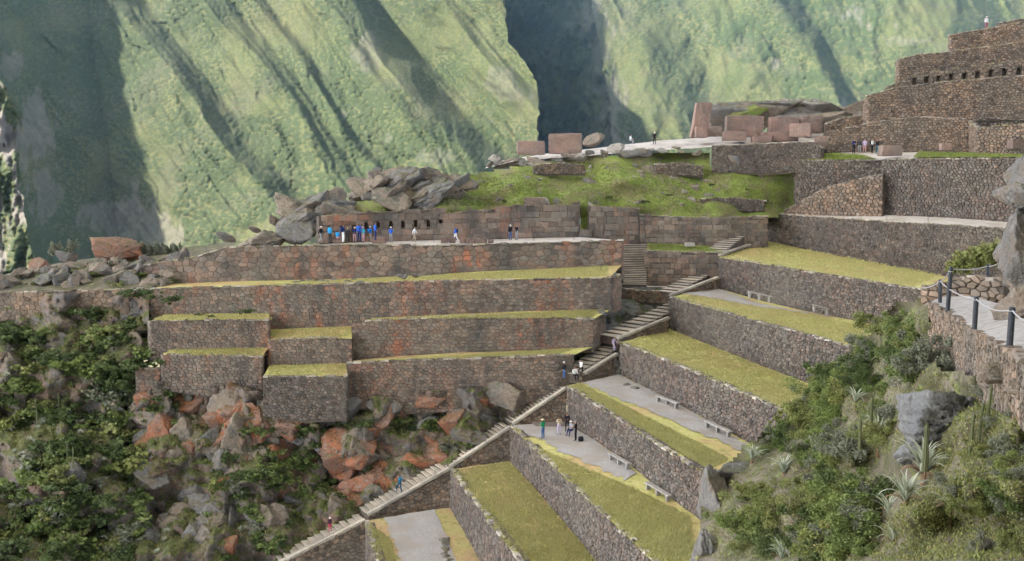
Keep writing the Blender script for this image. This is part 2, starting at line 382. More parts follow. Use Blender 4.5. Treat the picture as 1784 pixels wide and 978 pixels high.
def stone_wall(name, label, pts, size=(.5, .4), mode='rubble', mat='rubble', singles=300, group=None, batter=.08, proud=.09, cap=True, holes=(), gap=.035, seed=1, ragged=.12, min_px=8.5, depth=.7, cat='wall', jit=.45):
    R = random.Random(seed)
    if pts[-1][0] >= 1788:                             # the wall goes on past the right edge of the view
        p, q = pts[-2], pts[-1]; k = (70 if pts[-1][3] < 30 else 190) / (q[0] - p[0]); pts = list(pts) + [tuple(b + (b - a) * k for a, b in zip(p, q))]
    top = [P(a, b, Y) for a, b, c, Y in pts]; bot = [P(a, c, Y) for a, b, c, Y in pts]
    bot = [P(p[0], p[2], p[3] - batter * max(0, t.z - b.z)) for p, t, b in zip(pts, top, bot)]
    cum = [0]
    for i in range(len(top) - 1): cum.append(cum[-1] + max(.01, (top[i + 1].xy - top[i].xy).length))
    L = cum[-1]; nrm = []
    for i in range(len(top) - 1):
        d = (top[i + 1] - top[i]); n = Vector((d.y, -d.x, 0)).normalized()
        if n.dot(-top[i]) < 0 and n.dot(-top[i + 1]) < 0: n = -n
        nrm.append(n)
    # all segments keep the winding of the first
    def at(u, z):
        t, k = interp_poly(top, cum, u); b, _ = interp_poly(bot, cum, u)
        f = (z - b.z) / max(.05, t.z - b.z); return b.lerp(t, f), nrm[k], b.z, t.z
    z0 = min(b.z for b in bot); z1 = max(t.z for t in top)
    gen = (voronoi_cells if mode == 'rubble' else ashlar_cells)(L, z0, z1, size[0], size[1], jit if mode == 'rubble' else .14, R)
    stones = []
    for poly in gen:
        if len(poly) < 3: continue
        cu = sum(p[0] for p in poly) / len(poly); cz = sum(p[1] for p in poly) / len(poly)
        if not 0 < cu < L: continue
        if any(h[0] < cu < h[1] and h[2] < cz < h[3] for h in holes): continue
        c3, n, bz, tz = at(cu, cz)
        if cz < bz - .5 or cz > tz + R.uniform(-.3, ragged) * size[1]: continue
        for h in holes:                                # keep stones clear of openings
            if h[0] - size[0] < cu < h[1] + size[0] and h[2] - size[1] < cz < h[3] + size[1]:
                if h[2] < cz < h[3]: poly = clip(poly, 1, 0, h[0]) if cu < h[0] else clip(poly, -1, 0, -h[1])
                elif h[0] < cu < h[1]: poly = clip(poly, 0, 1, h[2]) if cz < h[2] else clip(poly, 0, -1, -h[3])
                else: continue
        if len(poly) < 3: continue
        pr = proud * R.uniform(.5, 1.35); V = []; g1 = gap / max(.2, size[1]); n_ = len(poly)
        ring = []
        for p in poly:
            ring.append((min(L, max(0, p[0])), min(tz + .12, max(bz - .58, p[1]))))
        for sc_, off in ((1 - g1, -.12), (1 - g1 * 1.3, pr * .55), (.74, pr)):
            for p in ring:
                q = (cu + (p[0] - cu) * sc_, cz + (p[1] - cz) * sc_); w, nn, _, _ = at(*q); V.append(w + nn * (off + R.uniform(-.012, .012)))
        V.append(c3 + n * (pr * 1.05))
        Fs = []
        for k in range(n_):
            k2 = (k + 1) % n_
            Fs += [(k, k2, n_ + k2, n_ + k), (n_ + k, n_ + k2, 2 * n_ + k2, 2 * n_ + k), (2 * n_ + k, 2 * n_ + k2, 3 * n_)]
        tone = min(1, max(0, R.gauss(.5, .24)))
        us = [p[0] for p in ring]; zs = [p[1] for p in ring]
        pix = math.sqrt(max(0, (max(us) - min(us)) * (max(zs) - min(zs)))) * F / max(5, c3.y)
        a = P(CX, CY, c3.y); vis = -120 < (c3.x * F / c3.y) + CX < 1904 and c3.z / c3.y > -.45
        stones.append((pix if vis else 0, V, Fs, (tone, R.random() ** 1.3, R.random()), c3))
    # core of the wall: front set back, flat top, back face
    Vc, n = [], len(top)
    vn = []
    for i in range(n):
        m = (nrm[max(0, i - 1)] + nrm[min(n - 2, i)]); vn.append(m.normalized() if m.length > .1 else nrm[min(n - 2, i)])
    for i in range(n):
        Vc += [bot[i] - vn[i] * .03 - Vector((0, 0, .6)), top[i] - vn[i] * .03 - Vector((0, 0, .03)), top[i] - vn[i] * depth - Vector((0, 0, .03)), bot[i] - vn[i] * depth - Vector((0, 0, .6))]
    Fs = []
    for i in range(n - 1):
        for k in range(4):
            if k == 0 and holes: continue
            Fs.append((4 * i + k, 4 * i + (k + 1) % 4, 4 * i + 4 + (k + 1) % 4, 4 * i + 4 + k))
    if holes:                                          # front face with real openings for the niches
        cuts = sorted(set([0, L] + cum + [x for h in holes for x in h[:2]]))
        for a, b in zip(cuts, cuts[1:]):
            if b - a < 1e-4: continue
            hh = [h for h in holes if h[0] < (a + b) / 2 < h[1]]
            lo_hi = [(None, hh[0][2]), (hh[0][3], None)] if hh else [(None, None)]
            for lo, hi in lo_hi:
                q = []
                for u, zz in ((a, lo), (b, lo), (b, hi), (a, hi)):
                    _, nn, bz, tz = at(min(L - 1e-5, max(1e-5, u)), 0); w, nn, _, _ = at(u, (zz if zz is not None else (bz - .6 if len(q) < 2 else tz - .03))); q.append(w - nn * .03)
                bb = len(Vc); Vc += q; Fs.append((bb, bb + 1, bb + 2, bb + 3))
    Fs += [(3, 2, 1, 0), (4 * n - 4, 4 * n - 3, 4 * n - 2, 4 * n - 1)]
    root = obj(name, mesh_np(name, [tuple(v) for v in Vc], Fs, M['core']))
    tag(root, label, cat, group, 'thing')
    stones.sort(key=lambda s: -s[0])
    k = sum(1 for s in stones[:singles] if s[0] >= min_px)
    for pix, V, Fs, a, c in stones[:k]:
        o = obj('stone', mesh_np('stone', [tuple(v - c) for v in V], Fs, M[mat], [a] * len(V)), root, c)
    if stones[k:]:
        VV, FF, AA = [], [], []
        for pix, V, Fs, a, c in stones[k:]:
            b = len(VV); VV += [tuple(v) for v in V]; FF += [tuple(b + i for i in f) for f in Fs]; AA += [a] * len(V)
        o = obj('small_stones', mesh_np('small_stones', VV, FF, M[mat], AA), root); tag(o, None, None, None, 'stuff')
    if cap:                                            # irregular coping slabs along the top
        VV, FF, AA = [], [], []; u = 0
        while u < L:
            w = R.uniform(.35, .85)
            if R.random() < .72:
                t, kk = interp_poly(top, cum, min(L, u + w / 2)); d = (top[kk + 1] - top[kk]).normalized(); nn = nrm[kk]
                hw, dp, th = w * .47, R.uniform(.12, .24), R.uniform(.03, .09); b = len(VV); c = t + nn * R.uniform(-.2, -.06) + Vector((0, 0, R.uniform(-.05, .02)))
                for sz in (-1, 1):
                    for sx_, sy_ in ((-1, -1), (1, -1), (1, 1), (-1, 1)):
                        s_ = .9 if sz > 0 else 1
                        VV.append(tuple(c + d * (sx_ * hw * s_ + R.uniform(-.04, .04)) + nn * (sy_ * dp * s_ + R.uniform(-.04, .04)) + Vector((0, 0, sz * th))))
                FF += [tuple(b + i for i in f) for f in ((0, 1, 5, 4), (1, 2, 6, 5), (2, 3, 7, 6), (3, 0, 4, 7), (4, 5, 6, 7), (3, 2, 1, 0))]
                AA += [(R.random(), R.random(), R.random())] * 8
            u += w
        if VV:
            o = obj('coping', mesh_np('coping', VV, FF, M['cap' if cap is True else cap], AA), root); tag(o, None, None, None, 'stuff')
    EDGE[label] = (top, bot)
    return root, top, bot

GROUND = [[], [], []]                                      # surfaces that things can stand on
def add_ground(V, Fq, mat=''):
    b = len(GROUND[0]); GROUND[0] += [tuple(v) for v in V]; GROUND[1] += [tuple(int(b + i) for i in f) for f in Fq]; GROUND[2] += [mat] * len(Fq)
def resample(pts, n):
    cum = [0]
    for i in range(len(pts) - 1): cum.append(cum[-1] + (pts[i + 1] - pts[i]).length)
    return [interp_poly(pts, cum, cum[-1] * i / (n - 1))[0] for i in range(n)]
def ribbon(name, label, front, back, mat, cat='lawn', n=90, m=16, bumpz=.05, t0=0., t1=1., lift=0., frayed=0., u0=0., u1=1., seed=3, ground=True, kind='structure', inset=.15):
    front, back = list(front), list(back)
    for e in (front, back):
        if e[-1].x * F / e[-1].y + CX > 1780 and e[-1].x * F / e[-1].y + CX < 1900: e.append(e[-1] + (e[-1] - e[-2]).normalized() * (4 if e[-1].y < 35 else 13))
    a = resample(front, n); b = resample(back, n); V = []
    rows = np.linspace(0, 1, m)
    for i, (p, q) in enumerate(zip(a, b)):
        u = i / (n - 1)
        v = (u - u0) / (u1 - u0); cu_ = lambda k: (float(np.interp(v, [0, .5, 1], k)) if isinstance(k, tuple) else k); lo, hi = cu_(t0), cu_(t1)
        if frayed:
            lo += frayed * float(fbm(np.array(i * .22), np.array(1.3), seed, 3)); hi += .4 * frayed * float(fbm(np.array(i * .3), np.array(9.3), seed, 3)) if isinstance(t1, tuple) else 0
        if u < u0 or u > u1: lo = hi = (lo + hi) / 2
        for r in rows:
            t = lo + (hi - lo) * r; w = p.lerp(q, t)
            z = bumpz * float(vnoise(np.array(w.x * .6), np.array(w.y * .6), seed)) * min(1, 6 * t * (1 - t) + .2)
            V.append((w.x, w.y, w.z + z + lift - .03))
    keep = [i for i in range(n)]
    Fq = gridfaces(n, m)
    if u0 > 0 or u1 < 1:
        sel = [f for f in Fq if u0 <= (f[0] // m) / (n - 1) < u1 - 1 / (n - 1)]; Fq = np.array(sel)
    o = obj(name, mesh_np(name, V, Fq, M[mat], None, True)); tag(o, label, cat, None, kind)
    if ground: add_ground(V, Fq, mat)
    return o
def pl(*a): return [P(x, y, Y) for x, y, Y in a]

# ---- the flight of terraces on the right: walls run towards the camera, each terrace about 3.2 m below the next
H = dict(T0=-6.17, T1=-10.03, T2=-13.52, T3=-16.68, T4=-19.67, T5=-22.9, T6=-26.0, T7=-29.3)
def hp(h, *a): return [(x, t, b, Yh(x, t, h)) for x, t, b in a]
GRP = 'dry stone walls of the terrace flight'
def tw(label, h, pts, seed, **k):
    k = {**dict(size=(.36, .27), mode='rubble', mat='rubble', singles=300, group=GRP, gap=.028, proud=.07, min_px=7.5, seed=seed), **k}
    return stone_wall('terrace_wall', label, hp(h, *pts) if h is not None else pts, **k)
W = {}
W[0] = tw('dark rubble terrace wall below the pale walkway with thin posts', None, [(1336, 371, 419, 124), (1400, 376, 434, 119), (1470, 381, 448, 113), (1600, 389, 473, 104), (1700, 395, 490, 99), (1790, 400, 505, 95)], 10)
W[1] = tw('dark rubble terrace wall behind the highest pair of benches', H['T1'], [(1252, 448, 502), (1320, 458, 522), (1400, 472, 541), (1500, 488, 560), (1590, 502, 580), (1660, 512, 600)], 11)
W[2] = tw('rubble terrace wall under the grey path with the highest benches', H['T2'], [(1165, 517, 572), (1240, 537, 602), (1320, 560, 634), (1410, 584, 668), (1490, 607, 700), (1560, 627, 725)], 12)
W[3] = tw('long rubble terrace wall behind the middle pair of benches', H['T3'], [(1080, 597, 652), (1140, 619, 682), (1200, 644, 713), (1300, 687, 768), (1390, 725, 815), (1450, 752, 850)], 13)
W[4] = tw('rubble terrace wall behind the group of people and the lowest benches', H['T4'], [(988, 672, 737), (1040, 706, 768), (1100, 744, 810), (1160, 783, 860), (1215, 817, 900), (1270, 850, 945)], 14)
W[5] = tw('tall rubble terrace wall below the group of people', H['T5'], [(889, 742, 803), (940, 790, 858), (1000, 846, 928), (1060, 903, 1003), (1140, 978, 1100), (1230, 1062, 1200)], 15)
W[6] = tw('rubble terrace wall beside the lowest gravel yard', H['T6'], [(785, 817, 884), (820, 864, 945), (860, 918, 1020), (906, 978, 1110), (960, 1050, 1200)], 16)
W[7] = tw('lowest rubble terrace wall at the foot of the gravel yard', H['T7'], [(637, 907, 985), (646, 942, 1030), (655, 978, 1085), (668, 1030, 1150)], 17)
def ext(t, i, extra): return t
def back_of(k): return list(W[k][2])
LB = {0: [P(1362, 367, 127), P(1450, 369, 121), P(1540, 372, 115), P(1660, 378, 107.5), P(1790, 388, 100)]}
BK = {0: LB[0]}
for k in range(1, 8): BK[k] = back_of(k - 1)
LAB = {0: ('walkway', 'pale dusty walkway on the topmost terrace', 'dust', 'walkway'),
       1: ('terrace_lawn', 'yellowish grass terrace directly below the pale walkway', 'lawn', 'lawn'),
       2: ('terrace_lawn', 'grass terrace carrying the highest benches', 'lawn', 'lawn'),
       3: ('terrace_lawn', 'plain grass terrace without benches or path', 'lawn', 'lawn'),
       4: ('terrace_lawn', 'grass terrace carrying the middle pair of benches', 'lawn', 'lawn'),
       5: ('terrace_lawn', 'grass terrace carrying the lowest benches', 'lawn', 'lawn'),
       6: ('terrace_lawn', 'dry yellow brown grass terrace below the group of people', 'lawn_dry', 'lawn'),
       7: ('terrace_lawn', 'patchy grass edge of the lowest gravel yard', 'lawn_dry', 'lawn')}
for k in range(8):
    n_, l_, m_, c_ = LAB[k]; fr = list(W[k][1]); bk = list(BK[k])
    ribbon(n_, l_, fr, bk, m_, c_, 240, 14, .06 if k else .02, seed=20 + k)
ribbon('gravel_path', 'grey gravel path in front of the highest benches', W[2][1], BK[2], 'gravel', 'path', 240, 14, .06, (.30, .62, .99), (.97, .80, .995), .05, .05, 0, .60, 22)
ribbon('gravel_path', 'grey gravel path in front of the middle pair of benches', W[4][1], BK[4], 'gravel', 'path', 240, 14, .06, (.25, .52, .80), (.98, .97, .92), .05, .05, 0, .82, 24)
ribbon('gravel_path', 'grey gravel ground around the people and the lowest benches', W[5][1], BK[5], 'gravel', 'path', 240, 14, .06, (.06, .36, .70), (.985, .97, .93), .05, .05, 0, .55, 25)
ribbon('gravel_yard', 'grey gravel yard on the lowest terrace', W[7][1], BK[7], 'gravel', 'yard', 110, 14, .06, (.22, .24, .26), (.80, .76, .70), .05, .03, 0, 1, 27)
# ---- the long fitted-stone walls on the left, facing the camera
def lw(label, pts, seed, **k):
    k = {**dict(size=(.78, .55), mode='rubble', jit=.43, mat='inca', singles=300, group='fitted stone walls of the ceremonial terraces', seed=seed, gap=.022, proud=.055, batter=.05), **k}
    return stone_wall('terrace_wall', label, pts, **k)
hN = -8.06
NW = [(556, 377, 425), (640, 371, 421), (772, 364, 418), (775, 372, 418), (850, 366, 417), (905, 358, 415), (1008, 359, 413)]
NWp = [(x, t, b, Yh(x, b, hN)) for x, t, b in NW]
def niche_holes(pts, cs, w, h):
    top = [P(a, b, Y) for a, b, c, Y in pts]; cum = [0]
    for i in range(len(top) - 1): cum.append(cum[-1] + max(.01, (top[i + 1].xy - top[i].xy).length))
    out = []
    for cx, cy in cs:
        for i in range(len(pts) - 1):
            if pts[i][0] <= cx <= pts[i + 1][0]:
                f = (cx - pts[i][0]) / (pts[i + 1][0] - pts[i][0]); Y = pts[i][3] + f * (pts[i + 1][3] - pts[i][3])
                u = cum[i] + f * (cum[i + 1] - cum[i]); z = P(cx, cy, Y).z; out.append((u - w / 2, u + w / 2, z - h / 2, z + h / 2, P(cx, cy, Y))); break
    return out
NC = [(574, 398.5), (595, 397.5), (616, 395), (638, 393.5), (659, 392), (681, 391.5), (702, 391), (724, 390), (746, 389.5), (768, 388)]
holes = niche_holes(NWp, NC, .46, .72)
wn, ntop, nbot = lw('long fitted wall with ten small trapezoid niches behind the visitors', NWp, 40, size=(1.15, .62), mode='ashlar', holes=holes, gap=.014, proud=.035, cap='inca', ragged=.5)
def add_niches(root, holes):
    for h in holes:                                    # trapezoid recess: four cheeks and a back, open to the front
        c = h[4]; w, hh = (h[1] - h[0]) / 2, (h[3] - h[2]) / 2; V = []
        for (y, k) in ((-.02, .10), (-.03, 0), (.5, 0)):
            for sx_, sz in ((-1, -1), (1, -1), (1, 1), (-1, 1)): V.append((sx_ * (w * (1 if sz < 0 else .86) + k), y, sz * (hh + k)))
        Fs = [(8, 9, 10, 11)]
        for a in (0, 4):
            for k in range(4): Fs.append((a + k, a + (k + 1) % 4, a + 4 + (k + 1) % 4, a + 4 + k))
        obj('niche', mesh_np('niche', V, Fs, M['inca'], [(.35, .5, .2)] * len(V)), root, c)
add_niches(wn, holes)
lw('fitted wall stained orange right of the doorway recess', [(1026, 358, 413, 112.5), (1070, 362, 420, 113), (1113, 364, 428, 114.5)], 41, size=(1.1, .7), mode='ashlar', singles=80)
lw('narrow fitted doorway jamb between the niche wall and the orange stained wall', [(1008, 352, 400, 112.3), (1010, 352, 400, 113.4)], 42, mode='ashlar', cap=False, singles=0)
lw('reddish fitted wall under the fresh grass slope, left of the upper steps', [(1114, 374, 428, 114.5), (1180, 378, 432, 114.5), (1250, 380, 434, 115), (1338, 376, 422, 117.4)], 43, mode='ashlar', size=(.8, .5), singles=160)
lw('shaded fitted wall above the stair landing', [(1122, 437, 498, 110.3), (1130, 437, 498, 109.8), (1190, 440, 499, 109), (1258, 440, 492, 109)], 44, mode='ashlar', size=(.8, .5), singles=160)
# platform of the niche wall and the walls below it
M1 = [(250, 462, 494, 101), (330, 450, 493, 100.5), (395, 431, 490, 100), (500, 428, 488, 100), (640, 426, 484, 100), (770, 428, 477, 99.5), (850, 425, 472, 100.5), (1000, 422, 466, 102.5), (1083, 419, 462, 104)]
w1 = lw('upper fitted wall with orange lichen below the niche platform', M1 + [(1086, 418, 485, 108)], 45, size=(.85, .52))
M2 = [(262, 503, 560, 96.5), (468, 498, 552, 95.5), (472, 498, 580, 95.5), (612, 494, 576, 94.9), (640, 493, 556, 94.8), (770, 489, 548, 94.5), (930, 486, 541, 95), (1062, 484, 540, 95.6)]
w2 = lw('long second fitted wall below the narrow grass ledge', M2 + [(1083, 478, 528, 100)], 46, size=(.52, .35))
M3 = [(612, 561, 628, 92.6), (700, 556, 620, 92.5), (804, 551, 614, 92.4), (939, 551, 610, 92.8), (1034, 556, 604, 93)]
w3 = lw('third fitted wall down, ending at the rubble beside the stairs', M3 + [(1055, 546, 585, 97.5)], 47, size=(.48, .33))
M4 = [(603, 632, 700, 88.6), (700, 628, 712, 88.7), (837, 624, 704, 88.9), (972, 619, 690, 89.2), (1000, 618, 680, 90)]
w4 = lw('lowest long fitted wall above the rust coloured boulders', M4, 48, size=(.42, .29))
w5 = lw('square terrace wall at the left, grass on top and cactus shrubs beside it', [(258, 563, 622, 93.5), (262, 560, 620, 91.6), (360, 557, 612, 91.6), (468, 558, 608, 91.6)] + [(471, 553, 598, 94.5)], 49, size=(.42, .29))
w6 = lw('small left terrace wall standing on the boulders, reddish corner', [(279, 622, 668, 92), (283, 618, 670, 89.9), (380, 619, 684, 89.8), (457, 621, 700, 89.7)] + [(461, 614, 660, 92.5)], 50, size=(.42, .29))
w7 = lw('stub of wall with orange base at the left end of the small terraces', [(236, 645, 695, 91.5), (238, 642, 695, 89.8), (281, 642, 690, 90.2)], 51, size=(.5, .36), singles=60)
w8 = lw('recessed middle wall between two projecting terraces', [(456, 600, 664, 93), (469, 593, 640, 91.2), (540, 588, 638, 91), (613, 590, 634, 91)], 52, size=(.42, .29), singles=140)
w9 = lw('lower middle wall of small stones above the brush', [(458, 656, 715, 86), (530, 656, 726, 85.9), (604, 656, 722, 85.8)] + [(607, 650, 716, 88)], 53, size=(.34, .26), mat='rubble', singles=220, min_px=6)
w10 = lw('rough edging wall overgrown with brush along the far left terrace', [(-90, 516, 560, 99), (0, 510, 550, 98), (120, 507, 548, 97.3), (262, 503, 545, 96.6)], 54, size=(.6, .45), mat='brown', singles=120)
ribbon('niche_platform', 'pale walkway in front of the niche wall', [p for p in w1[1][2:-1]], nbot, 'dust', 'walkway', 90, 8, .03)
ribbon('grass_ledge', 'narrow grass ledge between the first and second fitted walls', w2[1][:-1], w1[2][:-1], 'lawn', 'lawn', 90, 8, .05)
ribbon('grass_ledge', 'grass ledge on top of the third fitted wall', w3[1][:-1], [P(612, 570, 95), P(640, 556, 94.9)] + w2[2][4:-1], 'lawn', 'lawn', 80, 8, .05)
ribbon('grass_ledge', 'grass ledge on top of the lowest long fitted wall', w4[1], [P(612, 628, 92.6)] + w3[2][1:-1], 'lawn', 'lawn', 80, 8, .05)
ribbon('grass_ledge', 'grass top of the square left terrace', w5[1][1:-1], [P(285, 548, 96), P(380, 546, 95.6), P(470, 546, 95.4)], 'lawn', 'lawn', 50, 8, .05)
ribbon('grass_ledge', 'grass top of the small left terrace on boulders', w6[1][1:-1], [P(300, 606, 92.2), P(380, 606, 91.6), P(468, 605, 91.5)], 'lawn', 'lawn', 50, 8, .05)
ribbon('grass_ledge', 'grass top of the recessed middle wall', w8[1], [P(471, 574, 95), P(540, 571, 94.8), P(613, 568, 94.6)], 'lawn', 'lawn', 40, 8, .05)
ribbon('grass_ledge', 'grass top of the lower middle wall of small stones', w9[1][:-1], [P(470, 636, 91), P(540, 634, 91), P(606, 632, 91)], 'lawn', 'lawn', 40, 8, .05)
ribbon('grass_ledge', 'fresh grass ledge with a pale block above the stair landing', [P(1126, 437, 110), P(1190, 439, 109.3), P(1258, 440, 109.3)], [P(1128, 423, 114.4), P(1190, 425, 114.5), P(1262, 430, 115)], 'lawn_green', 'lawn', 40, 8, .05)
ribbon('stair_landing', 'pale stone landing between the two flights of steps', [P(1083, 504, 107), P(1130, 507, 105.5), P(1200, 512, 103)], [P(1086, 496, 111), P(1130, 497, 110), P(1215, 498, 109)], 'dust', 'landing', 30, 5, .02)
tw('low rough wall carrying the stair landing', None, [(1083, 504, 520, 107), (1130, 507, 522, 105.5), (1175, 511, 524, 104)], 60, mat='brown', singles=60)

# ---- upper right: enclosure walls and stacked terraces of the temple hill
def uw(label, pts, seed, **k):
    k = {**dict(size=(.42, .29), mode='rubble', mat='upper', singles=200, group='fieldstone walls of the temple hill', seed=seed, cap='cap', gap=.04), **k}
    return stone_wall('fieldstone_wall', label, pts, **k)
uw('tall dark fieldstone wall above the pale walkway', [(1536, 278, 372, 114.5), (1600, 277, 376, 110.8), (1700, 276, 381, 105), (1800, 275, 388, 99.5)], 70, mat='rubble', singles=300)
uw('dark fieldstone wall below the grass strip where visitors stand', [(1384, 283, 356, 124), (1388, 280, 356, 122.6), (1450, 279, 345, 119.8), (1540, 279, 330, 117)], 71, mat='rubble', singles=200)
uw('brown fieldstone ramp wall with a sloping pale coping', [(1366, 367, 370, 122.9), (1400, 348, 372, 120.4), (1438, 327, 373, 117.8), (1485, 314, 374, 115.2), (1538, 303, 376, 112.8)], 72, mat='brown', singles=200, size=(.5, .38))
uw('fieldstone retaining wall below the rose stone blocks', [(1240, 254, 292, 125), (1330, 251, 297, 124), (1415, 247, 292, 122), (1430, 256, 283, 121)], 73, mat='rubble', singles=200)
uw('fieldstone enclosure wall directly behind the visitors on the temple hill', [(1440, 230, 258, 124), (1520, 213, 262, 123), (1600, 203, 264, 121.5), (1688, 208, 264, 119)], 74)
uw('curved brown corner of the enclosure wall beside the fresh grass', [(1688, 211, 264, 119), (1702, 222, 266, 114), (1790, 216, 270, 110)], 75, mat='brown')
uw('low rear wall of the enclosure', [(1620, 196, 212, 126), (1660, 189, 210, 126), (1790, 194, 214, 124)], 76, singles=80)
uw('long curved fieldstone terrace wall below the row of niches', [(1504, 187, 222, 129), (1512, 166, 215, 127), (1560, 153, 207, 127), (1640, 143, 203, 126), (1790, 131, 202, 124)], 77, singles=300)
U3 = [(1545, 152, 160, 130), (1600, 128, 150, 130), (1690, 116, 142, 129), (1790, 104, 134, 127)]
uh = niche_holes(U3, [(1593, 142), (1614, 140), (1635, 138.5), (1657, 136), (1680, 133.5), (1703, 131), (1726, 128.5), (1750, 126), (1775, 124)], .72, .95)
u3 = uw('fieldstone wall pierced by a row of nine small square niches', U3, 78, mat='brown', holes=uh, size=(.55, .38), cap=False)
add_niches(u3[0], uh)
uw('rounded rubble wall under the topmost terrace', [(1560, 110, 138, 135), (1566, 103, 136, 134), (1600, 95, 128, 134), (1652, 90, 122, 134), (1790, 72, 112, 132)], 79)
uw('topmost fieldstone wall with a visitor standing on it', [(1652, 63, 98, 138), (1656, 61, 96, 136), (1710, 51, 90, 136), (1790, 37, 84, 134)], 80, singles=160)
uw('low parapet at the very top of the temple hill', [(1738, 40, 52, 140), (1790, 31, 50, 139)], 81, singles=30)
uw('rough stone shelf left of the long curved wall', [(1438, 216, 236, 130), (1470, 205, 236, 130), (1520, 198, 222, 129)], 82, mat='brown', singles=60)
uw('low broken wall across the foot of the green slope', [(1222, 347, 358, 119), (1280, 345, 359, 119.4), (1332, 350, 364, 119.8)], 83, mat='rubble', singles=60, ragged=.6)
uw('short broken wall high on the green slope', [(1140, 287, 300, 123.5), (1180, 284, 298, 124), (1225, 290, 302, 124.4)], 84, mat='brown', singles=50, ragged=.6)
uw('overgrown rubble bank wall in the middle of the green slope', [(930, 287, 299, 121), (975, 284, 297, 121.6), (1020, 288, 298, 122)], 85, mat='brown', singles=50, ragged=.6)
# ---------------------------------------------------------------- stairs
def box_mesh(name, x, y, z, mat, bev=.0, jit=0., R=random, attr=None):   # box from x0..x1 etc. with chamfered upper edges
    (x0, x1), (y0, y1), (z0, z1) = x, y, z; b = bev; j = lambda: R.uniform(-jit, jit)
    V = [(x0, y0, z0), (x1, y0, z0), (x1, y1, z0), (x0, y1, z0), (x0, y0, z1 - b), (x1, y0, z1 - b), (x1, y1, z1 - b), (x0, y1, z1 - b),
         (x0 + b, y0 + b, z1), (x1 - b, y0 + b, z1), (x1 - b, y1 - b, z1), (x0 + b, y1 - b, z1)]
    V = [(p[0] + j(), p[1] + j(), p[2] + j()) for p in V]
    Fs = [(3, 2, 1, 0)] + [(a + k, a + (k + 1) % 4, a + 4 + (k + 1) % 4, a + 4 + k) for a in (0, 4) for k in range(4)] + [(8, 9, 10, 11)]
    return mesh_np(name, V, Fs, M[mat] if mat else None, [attr or (.6, .5, .5)] * 12)
def flight(label, a, b, width=2.0, coping=None, step_h=.18, away=1, rail_label=None, wd=None):
    A, B = P(*a), P(*b); d = (B - A); hd = Vector((d.x, d.y, 0)); L = hd.length; hd.normalize()
    w = Vector((-hd.y, hd.x, 0)); w = w if w.dot(wd or Vector((A.x, A.y, 0))) > 0 else -w
    n = max(3, int(round(abs(d.z) / step_h))); root = empty('stone_staircase', A); tag(root, label, 'staircase', 'flights of the long stone staircase')
    ang = math.atan2(hd.y, hd.x); side = 1 if Vector((-hd.y, hd.x, 0)).dot(w) > 0 else -1
    run = L / n; ms = []; ts = []; yr = (min(0, side * width), max(0, side * width))
    for k in range(3):
        R = random.Random(k); ms.append(box_mesh('step', (-.0, run + .1), yr, (-.9, -.07), 'rubble', .02, .02, R, (R.uniform(.1, .3), R.random(), .5)))
        ts.append(box_mesh('tread', (-.07, run + .04), (yr[0] + .02, yr[1] - .02), (-.075, 0), 'cap', .02, .02, R, (R.uniform(.8, 1.), R.random(), .5)))
    for i in range(n):
        o = obj('step', ms[i % 3], root, hd * (run * i) + Vector((0, 0, d.z * (i + 1) / n))); o.rotation_euler = (0, 0, ang + random.uniform(-.02, .02)); obj('tread', ts[(i * 7 + 1) % 3], o)
    if coping:
        C0, C1 = P(*coping[0]), P(*coping[1]); cd = C1 - C0; m = max(3, int(cd.length / 1.3)); cr = empty('sloping_coping', C0); tag(cr, rail_label or ('pale slab coping along the ' + label), 'coping', 'sloping copings of the staircase')
        pit = math.atan2(cd.z, Vector((cd.x, cd.y, 0)).length); ca = math.atan2(cd.y, cd.x)
        for i in range(m):
            R = random.Random(i + 50); me = box_mesh('slab', (0, cd.length / m - .02), (-.2, .2), (-.14, .1), 'cap', .03, .02, R, (R.uniform(.75, 1), R.random(), .5))
            o = obj('slab', me, cr, cd * (i / m)); o.rotation_euler = Matrix.Rotation(ca, 3, 'Z').to_euler(); o.rotation_euler = (Matrix.Rotation(ca, 3, 'Z') @ Matrix.Rotation(-pit, 3, 'Y')).to_euler()
    return root
flight('lowest stair flight descending from the gravel yard', (491, 984, 77), (637, 908, 80.5), coping=((440, 1004, 75.4), (636, 905, 80)))
flight('stair flight beside the lowest gravel yard', (641, 899, 80.8), (780, 817, 84.3), coping=((640, 896, 80.2), (783, 815, 83.8)))
flight('stair flight beside the dry brown grass terrace', (781, 817, 84.4), (889, 745, 86.8), coping=((783, 813, 83.9), (889, 743, 86)))
flight('stair flight beside the group of people', (893, 740, 87), (985, 676, 88.7), coping=((892, 738, 86.3), (986, 675, 87.6)))
flight('stair flight with seated visitors at its foot', (1003, 655, 89), (1100, 594, 96.3), 2.0, coping=((1018, 650, 88.9), (1075, 616, 92.6)))
flight('wide stair flight rising to the landing', (1076, 590, 94), (1196, 532, 103), 2.3, coping=((1076, 589, 93.5), (1165, 553, 98.6)))
flight('short stair flight above the highest gravel path', (1176, 512, 103.5), (1290, 452, 114), 2.2, coping=((1168, 514, 102.4), (1251, 483, 107.3)))
flight('upper stair flight below the pale walkway', (1262, 440, 110.5), (1345, 374, 124.5), 2.2, coping=((1254, 444, 108.5), (1334, 416, 121.5)))
flight('narrow steps leading up beside the niche platform', (1084, 497, 108.6), (1086, 426, 113.6), 2.7, wd=Vector((1, 0, 0)))
def flight_wall(label, pts, seed): return tw(label, None, pts, seed, mat='brown', size=(.42, .3), cap=False, singles=120, min_px=7)
flight_wall('brown stone parapet face under the lowest stair flight', [(440, 1006, 1090, 75.2), (491, 981, 1060, 76.4), (600, 925, 1010, 79), (637, 907, 985, 79.9)], 90)
